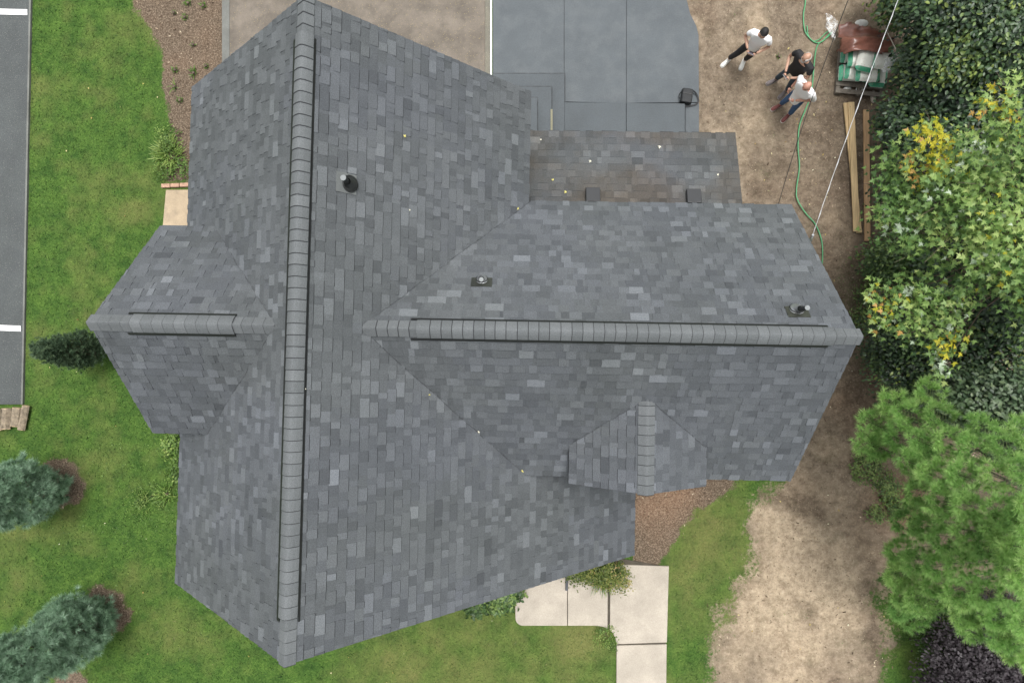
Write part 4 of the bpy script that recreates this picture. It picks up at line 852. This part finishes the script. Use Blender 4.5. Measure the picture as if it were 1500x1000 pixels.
def wood_mat(name, col):
    m, n, b, _ = newmat(name); g = n.nodes.new('ShaderNodeNewGeometry'); mp = N(n, 'Mapping'); mp.inputs['Scale'].default_value = (60, 3, 20); n.links.new(g.outputs['Position'], mp.inputs[0])
    x = N(n, 'TexNoise', Scale=1.0, Detail=4); n.links.new(mp.outputs[0], x.inputs['Vector']); k = lambda f: tuple(c*f for c in col)
    c = ramp(n, x.outputs['Fac'], [(.3, k(.72)), (.7, k(1.15))]); c = mix(n, spots(n, 5, .03), c, k(.35)); n.links.new(c, b.inputs['Base Color']); b.inputs['Roughness'].default_value = .75; return m
W1, W2 = wood_mat('yellow_pine', (.56,.41,.22)), wood_mat('orange_pine', (.50,.32,.17))
def board(x1, y1, x2, y2, w_, z, mat, lab):
    a, b_ = bp(x1, y1, z), bp(x2, y2, z); d_ = b_-a; c = (a+b_)/2
    o = MB().box(c, (d_.length, w_, .038), Matrix.Rotation(math.atan2(d_.y, d_.x), 3, 'Z')).build('wooden_board', mat, bevel=.003); setp(o, lab, 'board', 'lumber boards on the dirt')
board(1246.5, 150, 1254.5, 339, .14, .11, W1, 'long yellow board lying on top of the pair')
board(1239, 151, 1258.5, 341, .12, .065, W1, 'yellow board slanting beneath another board')
board(1268.5, 161, 1270.5, 353, .13, .045, W2, 'single orange-brown board lying apart near the thicket')
M_HOSE = simple('green_hose', (.07,.30,.13), .4, .15, 5, 40)
def smooth_path(pts, k=8):
    out = []; n = len(pts)
    for i in range(n-1):
        p0, p1, p2, p3 = pts[max(i-1, 0)], pts[i], pts[i+1], pts[min(i+2, n-1)]
        for j in range(k):
            t = j/k; out.append(.5*((2*p1)+(-p0+p2)*t+(2*p0-5*p1+4*p2-p3)*t*t+(-p0+3*p1-3*p2+p3)*t**3))
    return out+[pts[-1]]
hp = [(1181,-60),(1180,0),(1177,22),(1179,45),(1188,58),(1197,63),(1206,60),(1214,51),(1219,47),(1214,53),(1205,60),(1197,68),(1193,90),(1190,125),(1186,145),(1179,163),(1171,185),(1169,215),(1171,245),(1167,275),(1168,292),(1180,312),(1194,328),(1203,350),(1205,372),(1203,400)]
m = MB(); m.tube(smooth_path([bp(x, y, .035) for x, y in hp]), .014, 8)
setp(m.build('garden_hose', M_HOSE, smooth=True), 'green garden hose snaking across the dirt past the men', 'hose')
m = MB(); m.tube(smooth_path([bp(x, y, .03) for x, y in ((1215,45),(1208,50),(1200,58),(1190,60),(1184,52),(1182,38))]), .012, 8)
setp(m.build('garden_hose', M_HOSE, smooth=True), 'short loop of second green hose by the clear plastic', 'hose')
def wire(a, b_, sag, r, mat, lab, name='power_cable', twist=False):
    pts = [a.lerp(b_, i/30)-Vector((0, 0, sag*4*(i/30)*(1-i/30))) for i in range(31)]
    o = MB().tube(pts, r, 6)
    if twist: o.tube([p+Vector((math.cos(i*2.1), math.sin(i*2.1), 0))*r*1.5+Vector((0, 0, r)) for i, p in enumerate(pts)], r*.7, 5)
    setp(o.build(name, mat, smooth=True), lab, 'cable')
wire(bp(1189, 349, 4.75), bp(1345, -75, 6.6), .10, .005, simple('bare_cable', (.62,.63,.64), .35, .1, metallic=.3), 'bright twisted service cable running from the long roof to the upper thicket', twist=True)
wire(bp(1140, 300, 4.2), bp(1262, -50, 6.4), .18, .006, M_BLACK, 'thin dark overhead wire passing beside the three men')
m = MB().tube([bp(1187, 352, 4.62), bp(1191, 344, 4.78)], [.03, .02], 8); setp(m.build('cable_clamp', M_METAL), 'small metal cable clamp at the roof edge', 'clamp')
m = MB().tube([bp(1288, 24, .1), bp(1312, 72, 2.4)], .012, 6); setp(m.build('bare_branch', M_PBARK), 'thin bare stick standing in the thicket behind the tarp', 'stick')
st = bmesh.new(); bmesh.ops.create_icosphere(st, subdivisions=2, radius=.1)
for v in st.verts: v.co = Vector((v.co.x*.6, v.co.y*1.5, v.co.z*.5))*random.uniform(.9, 1.1)+bp(1279, 142, .05)
me = bpy.data.meshes.new('stone'); st.to_mesh(me); st.free(); me.materials.append(simple('pale_stone', (.36,.32,.27), .8, .2)); setp(link('stone', me), 'pale elongated stone at the thicket edge beside the pallet', 'stone')
# ------------------------------------------------------------------ shoulder bag
bg_c = bp(1006, 141, .14); R = Matrix.Rotation(math.radians(-8), 3, 'Z'); M_BAG = simple('black_nylon', (.013,.015,.017), .7, .3, 20, 200)
t = empty('shoulder_bag', Vector((bg_c.x, bg_c.y, .05)), 'small black shoulder bag with looped strap lying on the patio edge', 'bag', None)
MB().box(bg_c, (.27, .36, .15), R, .9).build('bag_body', M_BAG, t, bevel=.03)
MB().box(bg_c+R @ Vector((0, -.12, .06)), (.24, .11, .05), R, .9).build('front_pocket', M_BAG, t, bevel=.015)
MB().box(bg_c+R @ Vector((0, .03, .082)), (.235, .012, .01), R).build('zip', M_BLACK, t)
def strap(pts, w_, name, par):
    P = smooth_path([bp(x, y, z) for x, y, z in pts], 6); m = MB(); v = []
    for i, p in enumerate(P):
        d_ = (P[min(i+1, len(P)-1)]-P[max(i-1, 0)]).normalized(); s = d_.cross(Vector((0, 0, 1))).normalized()*w_/2; v += [p-s, p+s, p+s+Vector((0,0,.008)), p-s+Vector((0,0,.008))]
    f = [[i*4+j, i*4+(j+1) % 4, i*4+4+(j+1) % 4, i*4+4+j] for i in range(len(P)-1) for j in range(4)]+[[3,2,1,0], [len(v)-4, len(v)-3, len(v)-2, len(v)-1]]
    m.add(v, f).build(name, M_BAG, par)
strap([(1010,131,.2),(1015,133,.16),(1020,138,.09),(1023,146,.07),(1021,152,.07),(1013,155,.07),(1003,156,.07),(1001,152,.1)], .035, 'strap', t)
strap([(998,135,.2),(995,139,.12),(995,143,.1),(998,147,.18)], .022, 'handle', t)
# ------------------------------------------------------------------ covered pallet of bags, tarp, clear plastic
M_PAL = simple('grey_pallet_wood', (.16,.14,.115), .85, .35, 12, 60, bumpy=.3)
c0 = bp(1262, 104, .12); Rz_ = Matrix.Rotation(math.radians(-5), 3, 'Z'); t = empty('pallet', Vector((c0.x, c0.y, 0)), 'weathered wooden pallet under the stacked bags', 'pallet')
for k in range(3): MB().box(c0+Rz_ @ Vector((-.5+.5*k, 0, -.05)), (.09, 1.15, .09), Rz_).build('stringer', M_PAL, t)
for k in range(7): MB().box(c0+Rz_ @ Vector((0, -.52+.173*k, .008)), (1.12, .10, .02), Rz_).build('slat', M_PAL, t)
def bag_mat():
    m, n, b, _ = newmat('bag_print'); g = n.nodes.new('ShaderNodeTexCoord'); sp = n.nodes.new('ShaderNodeSeparateXYZ'); n.links.new(g.outputs['Object'], sp.inputs[0])
    xa = fmath(n, 'ABSOLUTE', sp.outputs[0]); band = ramp(n, xa, [(.185, (0,0,0)), (.19, (1,1,1)), (.27, (1,1,1)), (.275, (0,0,0))], 'CONSTANT')
    mp = N(n, 'Mapping'); mp.inputs['Scale'].default_value = (26, 9, 1); n.links.new(g.outputs['Object'], mp.inputs[0]); v = N(n, 'TexVoronoi', Scale=1.4); n.links.new(mp.outputs[0], v.inputs['Vector'])
    txt = ramp(n, v.outputs['Distance'], [(.16, (1,1,1)), (.2, (0,0,0))]); c = mix(n, band, (.62,.64,.58), (.045,.26,.15))
    c = mix(n, fmath(n, 'MULTIPLY', txt, .55), c, (.45,.16,.16)); n.links.new(c, b.inputs['Base Color']); b.inputs['Roughness'].default_value = .4; return m
M_BP = bag_mat()
def pillow(lx, ly, lz, seed):
    r = random.Random(seed); v, f = [], []; nu, nv = 10, 7
    for s in (1, -1):
        for i in range(nu+1):
            for j in range(nv+1):
                a, b_ = i/nu*2-1, j/nv*2-1; e = max(0, (1-abs(a)**4)*(1-abs(b_)**4))**.5
                v.append((a*lx/2, b_*ly/2, s*lz/2*e+r.uniform(-.006, .006)*e))
    q = (nu+1)*(nv+1)
    for i in range(nu):
        for j in range(nv):
            k = i*(nv+1)+j; f.append([k, k+nv+1, k+nv+2, k+1]); f.append([q+k, q+k+1, q+k+nv+2, q+k+nv+1])
    return v, f
bags = [(-.28,.30,.20,0),(.28,.30,.20,0),(-.28,-.12,.20,0),(.28,-.12,.20,0),(-.26,.28,.34,90),(.26,.26,.34,0),(-.20,-.15,.34,0),(.26,-.18,.34,90),(-.22,.10,.48,0),(.24,.16,.48,0),(-.02,-.22,.48,5),(-.16,.02,.62,85),(.22,.02,.62,0)]
blabs = ['lower layer at the tarp side','lower layer beside the thicket, tarp side','lower layer at the open corner','lower layer beside the thicket, open side','second layer turned crossways under the tarp','second layer under the tarp near the thicket','second layer, open side','second layer turned crossways near the thicket','third layer, half under the tarp','third layer near the thicket, half under the tarp','third layer at the open edge of the stack','topmost bag on the men\'s side, turned crossways','topmost bag on the thicket side']
for k, (x, y, z, a) in enumerate(bags):
    v, f = pillow(.56, .38, .15, k); me = bpy.data.meshes.new('cement_bag'); me.from_pydata(v, [], f); me.materials.append(M_BP); me.polygons.foreach_set('use_smooth', [True]*len(f))
    o = link('cement_bag', me); p = c0+Rz_ @ Vector((x, y, 0)); o.location = (p.x, p.y, z+.01); o.rotation_euler = (0, 0, math.radians(a-5+random.uniform(-4, 4)))
    setp(o, 'white and green printed bag, '+blabs[k], 'bag', 'bags stacked on the pallet')
def sheet(poly_px, hf, res, mat, name, lab, cat, thick=.006, wr=.05, seed=3):
    """draped sheet: outline in the photograph at given heights, wrinkled surface"""
    pts = [bp(x, y, z) for x, y, z in poly_px]; pl = [(p.x, p.y) for p in pts]; X = np.arange(min(p[0] for p in pl), max(p[0] for p in pl)+res, res); Y = np.arange(min(p[1] for p in pl), max(p[1] for p in pl)+res, res)
    A, B = np.meshgrid(X, Y); ins = sdist(pl, A, B) > -res*.2
    wgt = [1/((A-p.x)**2+(B-p.y)**2+.01)**1.2 for p in pts]; Z = sum(w_*p.z for w_, p in zip(wgt, pts))/sum(wgt); Z = np.maximum(Z, hf(A, B))
    Z = Z+wr*(np.abs(fbm((A+B*.5)*.5, (B-A*.3)*2.0, .40, seed, 3))*1.3+.6*np.abs(fbm((A+B*.2)*.45, (B+A*.1)*2.6, .22, seed+5, 2)))
    lab_ = np.where(ins, np.arange(ins.size).reshape(ins.shape)+1, 0)
    for _ in range(200):
        q = lab_.copy()
        q[1:] = np.maximum(q[1:], lab_[:-1]); q[:-1] = np.maximum(q[:-1], lab_[1:]); q[:, 1:] = np.maximum(q[:, 1:], lab_[:, :-1]); q[:, :-1] = np.maximum(q[:, :-1], lab_[:, 1:]); lab_ = np.where(ins, q, 0)
    ids, cn = np.unique(lab_[ins], return_counts=True); ins = lab_ == ids[np.argmax(cn)]
    id_ = -np.ones(A.shape, int); id_[ins] = np.arange(ins.sum()); V = np.stack([A[ins], B[ins], Z[ins]], 1); F = []
    for j in range(A.shape[0]-1):
        for i in range(A.shape[1]-1):
            q = [id_[j,i], id_[j,i+1], id_[j+1,i+1], id_[j+1,i]]
            if min(q) >= 0: F.append(q)
    o = mk(name, V, np.array(F), mat, smooth=True); s = o.modifiers.new('thickness', 'SOLIDIFY'); s.thickness = thick; setp(o, lab, cat); return o
M_TARP = simple('maroon_tarp', (.17,.072,.052), .3, .35, 4, 30, bumpy=.1)
def stack_h(A, B):
    cx, cy = c0.x+.0, c0.y+.05; d_ = np.maximum(np.abs(A-cx)-.52, np.abs(B-cy)-.42); return np.clip(.74-np.clip(d_, 0, 9)*2.0, .0, .74)
TARPO = sheet([(1228,36,.25),(1246,33,.3),(1262,38,.35),(1285,44,.35),(1298,52,.35),(1303,64,.5),(1299,84,.55),(1288,79,.78),(1275,75,.82),(1262,72,.84),(1252,72,.84),(1240,78,.7),(1231,88,.4),(1221,80,.25),(1222,66,.2),(1226,50,.2)], stack_h, .035, M_TARP, 'tarp', 'glossy maroon tarp crumpled over the top of the bag stack', 'tarp', wr=.10)
def plastic():
    m, n, b, out = newmat('clear_plastic'); b.inputs['Base Color'].default_value = (.85,.87,.88,1); b.inputs['Roughness'].default_value = .25
    tr = n.nodes.new('ShaderNodeBsdfTransparent'); ms = n.nodes.new('ShaderNodeMixShader'); fac = ramp(n, noise(n, 14, 4, .7), [(.40, (.04,)*3), (.68, (.5,)*3)])
    n.links.new(fac, ms.inputs[0]); n.links.new(tr.outputs[0], ms.inputs[1]); n.links.new(b.outputs[0], ms.inputs[2]); n.links.new(ms.outputs[0], out.inputs[0]); return m
M_PL = plastic()
zero = lambda A, B: A*0
sheet([(1208,20,.05),(1220,22,.2),(1229,33,.15),(1226,48,.12),(1222,62,.05),(1216,55,.05),(1209,42,.1)], zero, .03, M_PL, 'plastic_sheet', 'crumpled clear plastic sheet where the hoses meet', 'plastic', .003, .07, 9)
sheet([(1236,86,.5),(1246,84,.75),(1246,100,.78),(1290,106,.78),(1294,86,.6),(1303,84,.2),(1300,114,.1),(1280,126,.08),(1240,121,.1),(1226,127,.05),(1214,112,.05),(1211,96,.05),(1222,104,.15)], lambda A, B: stack_h(A, B)*.98, .04, M_PL, 'plastic_wrap', 'torn clear wrap hanging off the open side of the bag stack', 'plastic', .003, .035, 19)
tb = MB()
for (x, y) in ((1245,124),(1276,126)): tb.box(bp(x, y, .06), (.10, .08, .06), Rz_)
for k, (x, y) in enumerate(((1241,130),(1259,131),(1262,35))):
    st = bmesh.new(); bmesh.ops.create_icosphere(st, subdivisions=2, radius=.07 if k < 2 else .12)
    for v in st.verts: v.co = Vector((v.co.x*1.3, v.co.y*.8, v.co.z*.6))*random.uniform(.88, 1.12)+bp(x, y, .05 if k < 2 else .3)
    me = bpy.data.meshes.new('white_stone'); st.to_mesh(me); st.free(); me.materials.append(simple('white_stone', (.55,.55,.52), .8, .15))
    setp(link('white_stone', me), ['small white stone in front of the pallet','second white stone in front of the pallet, nearer the boards','larger white stone behind the maroon tarp'][k], 'stone', 'white stones by the pallet')
# ------------------------------------------------------------------ people
M_SKIN = simple('skin', (.46,.27,.19), .5, .08, 5, 60, bumpy=.05); M_SKIN2 = simple('ruddy_skin', (.50,.26,.19), .5, .08, 5, 60, bumpy=.05)
def skin_mesh(chains, R_sub=2):
    """chains: list of (points, radii) joined by shared coordinates; returns verts, faces of the grown surface"""
    bm = bmesh.new(); lay = bm.verts.layers.skin.verify(); seen = {}
    def V(p, r):
        k = tuple(round(c, 4) for c in p)
        if k not in seen:
            v = bm.verts.new(p); v[lay].radius = r if isinstance(r, tuple) else (r, r); v[lay].use_root = not seen; seen[k] = v
        return seen[k]
    for pts, rad in chains:
        vs = [V(p, r) for p, r in zip(pts, rad)]
        for a, b_ in zip(vs, vs[1:]):
            if a != b_ and not bm.edges.get((a, b_)): bm.edges.new((a, b_))
    me = bpy.data.meshes.new('tmp'); bm.to_mesh(me); bm.free(); o = bpy.data.objects.new('tmp', me); C.objects.link(o)
    sk = o.modifiers.new('s', 'SKIN'); sk.use_smooth_shade = True; sb = o.modifiers.new('u', 'SUBSURF'); sb.levels = R_sub
    dg = bpy.context.evaluated_depsgraph_get(); m2 = bpy.data.meshes.new_from_object(o.evaluated_get(dg)); bpy.data.objects.remove(o)
    v = [tuple(x.co) for x in m2.vertices]; f = [list(p.vertices) for p in m2.polygons]; bpy.data.meshes.remove(m2); return v, f
def ellipsoid(c, r, n=16, m=12, warp=None):
    v, f = [], []
    for i in range(m+1):
        th = math.pi*i/m
        for j in range(n):
            ph = 2*math.pi*j/n; p = Vector((math.sin(th)*math.cos(ph), math.sin(th)*math.sin(ph), math.cos(th)))
            if warp: p = warp(p)
            v.append((c[0]+p.x*r[0], c[1]+p.y*r[1], c[2]+p.z*r[2]))
    for i in range(m):
        for j in range(n): f.append([i*n+j, (i+1)*n+j, (i+1)*n+(j+1) % n, i*n+(j+1) % n])
    return v, f
def person(px, py, facing, label, shirt, pants, shoe, skin, hair=None, hair_mat=None, H=1.76, arms=None, feet=None, bulk=1.0, bend=0.0, sleeve=.55, beard=False, hold=None, hem=.0):
    b = bp(px, py, 0); a = bp(px+facing[0]*10, py+facing[1]*10, 0)-b; ang = math.atan2(a.y, a.x)-math.pi/2
    t = empty('person', b+Vector((0, 0, .012)), label, 'person', None, ang); s = H/1.76
    J = dict(pel=(0, 0, .95), sp=(0, .02+bend*.2, 1.14), ch=(0, .02+bend*.5, 1.34), nk=(0, .02+bend*.8, 1.49), hb=(0, .05+bend, 1.56), hc=(0, .07+bend, 1.64))
    arms = arms or {}; feet = feet or {}
    for sx, sd in ((-1, 'l'), (1, 'r')):
        J['sh'+sd] = (sx*.185*bulk, .02+bend*.6, 1.42); e, w_ = arms.get(sd, ((sx*.25, -.02, 1.14), (sx*.10, .26, 1.08))); J['el'+sd], J['wr'+sd] = e, w_
        fx, fy, fa = feet.get(sd, (sx*.13, 0, sx*12)); J['hp'+sd] = (sx*.095, 0, .90); J['an'+sd] = (fx, fy-.02, .085); J['kn'+sd] = tuple((Vector(J['hp'+sd])*.48+Vector(J['an'+sd])*.52+Vector((0, .035, 0))))
    P = {k: Vector(v)*s for k, v in J.items()}
    ch = [([P['pel'], P['sp'], P['ch'], P['nk'], P['hb']], [(.13*bulk, .10), (.125*bulk, .10*bulk), (.14*bulk, .10), .055, .055])]
    for sd in 'lr':
        ch.append(([P['ch'], P['sh'+sd], P['el'+sd], P['wr'+sd]], [(.14*bulk, .10), .056, .041, .027])); ch.append(([P['pel'], P['hp'+sd], P['kn'+sd], P['an'+sd]], [(.13*bulk, .10), .082, .056, .042]))
    V_, F_ = skin_mesh(ch)
    def addm(q):
        n0 = len(V_); V_.extend(q[0]); F_.extend([[i+n0 for i in f] for f in q[1]])
    def hw(p):     # skull: narrower jaw, brow, nose ridge, eye sockets
        x, y, z = p
        k = 1-.28*max(0, -z)**1.3; q = Vector((x*k, y*k+(.06 if y > 0 and z < 0 else 0), z))
        if y > .75 and abs(x) < .22 and -.35 < z < .12: q.y += .16*(1-abs(x)/.22)*(.5-z)
        if y > .6 and .12 < abs(x) < .5 and 0 < z < .22: q.y -= .07
        if y > .8 and abs(x) < .3 and -.58 < z < -.45: q.y += .03
        return q
    hc = P['hc']+Vector((0, .0, .015)); addm(ellipsoid(hc, (.078*s, .098*s, .118*s), 28, 22, hw))
    for sx in (-1, 1): addm(ellipsoid(hc+Vector((sx*.08*s, -.008, -.01)), (.014, .024, .034), 8, 6))
    for sx, sd in ((-1, 'l'), (1, 'r')):     # hands: palm, four fingers and a thumb curled towards what is held
        w_, e = P['wr'+sd], P['el'+sd]; d_ = (w_-e).normalized(); inw = Vector((-sx, .25, 0)); inw = (inw-d_*inw.dot(d_)).normalized(); up_ = d_.cross(inw).normalized()
        pc = w_+d_*.05; addm(ellipsoid(pc, (.036, .036, .030), 10, 8))
        for k in range(4):
            o_ = up_*(-.027+.018*k); l = (.030, .034, .032, .025)[k]; r0_ = pc+d_*.024+o_; p1 = r0_+d_*l+inw*.006; p2 = p1+d_*l*.55+inw*l*.6; p3 = p2+inw*l*.7-d_*.002
            mt = MB().tube([r0_-d_*.015, r0_, p1, p2, p3], [.009, .0092, .0085, .0078, .006], 7); addm(([tuple(q) for q in mt.v], mt.f))
        r0_ = pc-d_*.015+up_*.028*(1 if sd == 'l' else -1)+inw*.012; mt = MB().tube([r0_, r0_+d_*.03+inw*.022, r0_+d_*.052+inw*.036], [.011, .010, .0075], 7); addm(([tuple(q) for q in mt.v], mt.f))
    def put(name, v, f, mat, smooth=True):
        me = bpy.data.meshes.new(name); me.from_pydata(v, [], f); me.materials.append(mat); me.polygons.foreach_set('use_smooth', [smooth]*len(f)); return link(name, me, t)
    put('body', V_, F_, skin)
    for sx in (-1, 1): put('eye', *ellipsoid(hc+Vector((sx*.030*s, .084*s, .012*s)), (.011, .008, .008), 8, 6), simple('eye', (.05,.04,.035), .2, .1, bumpy=0))
    # shirt with sleeves, trousers, shoes
    cs = [([P['pel']+Vector((0, .0, -.23-hem)), P['pel']+Vector((0, 0, .0)), P['sp'], P['ch'], P['nk']-Vector((0, 0, .035))], [(.175*bulk, .135*bulk), (.168*bulk, .132*bulk), (.160*bulk, .13*bulk), (.172*bulk, .125*bulk), (.072, .07)])]
    for sd in 'lr':
        cs.append(([P['ch'], P['sh'+sd], P['sh'+sd].lerp(P['el'+sd], sleeve*.6), P['sh'+sd].lerp(P['el'+sd], sleeve+.1)], [(.172*bulk, .125*bulk), .078, .070, .070]))
    put('shirt', *skin_mesh(cs), shirt)
    cp_ = [([P['pel']+Vector((0, 0, -.015)), P['pel']+Vector((0, 0, .06))], [(.145*bulk, .11), (.15*bulk, .115)])]
    for sd in 'lr': cp_.append(([P['pel']+Vector((0, 0, -.015)), P['hp'+sd], P['kn'+sd], P['an'+sd]+Vector((0, 0, .035))], [(.145*bulk, .11), .098, .074, .060]))
    put('trousers', *skin_mesh(cp_), pants)
    for sx, sd in ((-1, 'l'), (1, 'r')):
        fx, fy, fa = feet.get(sd, (sx*.13, 0, sx*12)); R_ = Matrix.Rotation(math.radians(-fa), 3, 'Z'); v, f = [], []; prof = [(-.085, .032, .085), (-.05, .040, .10), (.0, .042, .095), (.06, .044, .07), (.12, .050, .058), (.17, .045, .050), (.205, .026, .040)]
        for (y, hw_, ht) in prof:
            for k in range(10):
                an = 2*math.pi*k/10; c_, s_ = math.cos(an), math.sin(an); v.append(tuple(R_ @ Vector((c_*hw_, y, 0))+Vector((fx*s, fy*s, max(0.0, ht*(.45+.55*s_)) if s_ > -.5 else 0))))
        f = [[i*10+k, i*10+(k+1) % 10, (i+1)*10+(k+1) % 10, (i+1)*10+k] for i in range(6) for k in range(10)]+[list(range(10))[::-1], [60+k for k in range(10)]]
        o = put('shoe', v, f, shoe[0]); m = MB(); sole = [(R_ @ Vector((hw_*sg*1.08, y*1.03, 0))) for sg in (1,) for y, hw_, ht in prof]+[(R_ @ Vector((-hw_*1.08, y*1.03, 0))) for y, hw_, ht in prof[::-1]]
        m.prism([(q.x+fx*s, q.y+fy*s) for q in sole], -.008, .022); so_ = bpy.data.meshes.new('sole'); so_.from_pydata([tuple(q) for q in m.v], [], m.f); so_.materials.append(shoe[1]); link('sole', so_, o)
    if hair:
        def hairw(p):
            lim = hair.get('low', -.1); q = Vector(p); 
            if p.y > .35: q.z = max(q.z, .38)
            else: q.z = max(q.z, lim)
            return q
        if hair['kind'] == 'full': put('hair', *ellipsoid(hc+Vector((0, -.010, .014)), (.090*s, .110*s, .122*s), 24, 16, hairw), hair_mat)
        else:          # horseshoe of short hair round a balding crown
            v, f = [], []; n_ = 26
            for i in range(n_):
                an = math.radians(-20-(220-0)*i/(n_-1))
                for (zz, k_) in ((-.055, .93), (-.01, 1.06), (.035, 1.04), (.068, .84), (.045, .80), (-.03, .80)): v.append((hc.x+math.cos(an)*.086*k_*s, hc.y+math.sin(an)*.106*k_*s, hc.z+zz))
            f = [[i*6+k, i*6+(k+1) % 6, (i+1)*6+(k+1) % 6, (i+1)*6+k] for i in range(n_-1) for k in range(6)]+[[5,4,3,2,1,0], [(n_-1)*6+k for k in range(6)]]
            put('hair', v, f, hair_mat)
    if beard: put('beard', *ellipsoid(hc+Vector((0, .062*s, -.078*s)), (.052, .045, .045), 14, 10), hair_mat)
    if hold:
        p = Vector(hold)*s; R_ = Matrix.Rotation(math.radians(35), 3, 'X'); mw = world_of(t)
        m = MB().box((0, 0, 0), (.15, .085, .012) if True else 0, R_); v = [tuple(mw @ (q+p)) for q in m.v]
        return t, (v, m.f)
    return t, None
WH = simple('white_cotton', (.86,.86,.87), .8, .05, 4, 60, bumpy=.15); BK = simple('black_cotton', (.013,.013,.015), .8, .2, 8, 90); BKT = simple('black_trousers', (.016,.015,.018), .8, .2); JN = simple('dark_jeans', (.035,.055,.075), .85, .25, 14, 120); BJ = simple('blue_jeans', (.045,.10,.21), .85, .25, 14, 120)
SHW = (simple('white_shoe', (.68,.68,.64), .6, .05), simple('white_sole', (.6,.6,.56), .7, .05)); SHG = (simple('grey_shoe', (.15,.13,.13), .8, .2), simple('grey_sole', (.28,.26,.25), .7, .05)); SHR = (simple('maroon_shoe', (.17,.05,.045), .7, .2), simple('pale_sole', (.5,.47,.44), .7, .05))
DEV = simple('dark_screen', (.09,.075,.10), .25, .1); HB = simple('black_hair', (.010,.009,.009), .7, .2, 30, 200); HG = simple('grey_hair', (.42,.40,.38), .7, .15, 30, 200)
ph = []
p1 = person(1085, 93, (-.45, .89), 'man in white T-shirt and black trousers looking down at a phone in both hands', WH, BKT, SHW, M_SKIN, dict(kind='full'), HB, 1.80,
            arms={'l': ((-.28, .03, 1.14), (-.10, .27, 1.12)), 'r': ((.28, .03, 1.14), (.10, .27, 1.12))}, feet={'r': (.30, .10, 20), 'l': (-.04, -.04, -4)}, bend=.06, hold=(0, .33, 1.14))
ph.append((p1[1], 'phone held by the man in the white T-shirt and black trousers'))
p2 = person(1145, 126, (-.80, .60), 'balding grey-haired man in black polo and dark jeans holding a phone', BK, JN, SHG, M_SKIN, dict(kind='ring'), HG, 1.76,
            arms={'l': ((-.31, .08, 1.14), (-.08, .36, 1.10)), 'r': ((.31, .08, 1.14), (.08, .36, 1.10))}, feet={'r': (.20, .08, 12), 'l': (-.17, .06, -8)}, bulk=1.2, bend=.06, beard=True, hold=(0, .43, 1.12))
ph.append((p2[1], 'phone held by the man in the black polo'))
p3 = person(1149, 161, (-.78, .62), 'bald man in white long shirt and blue jeans, one hand across his stomach, maroon shoes', WH, BJ, SHR, M_SKIN2, None, None, 1.78,
            arms={'l': ((-.29, -.02, 1.12), (-.04, .24, 1.02)), 'r': ((.27, -.10, 1.15), (.24, .08, .94))}, feet={'l': (-.16, .05, -6), 'r': (.15, .06, 10)}, bulk=1.1, bend=.14, sleeve=.85, hem=.20)
for (q, lab), mm in zip(ph, (DEV, simple('dark_phone', (.035,.03,.035), .25, .1))):
    o = mk('phone', q[0], q[1], mm); setp(o, lab, 'phone', 'phones in hand'); bv = o.modifiers.new('bevel', 'BEVEL'); bv.width = .004
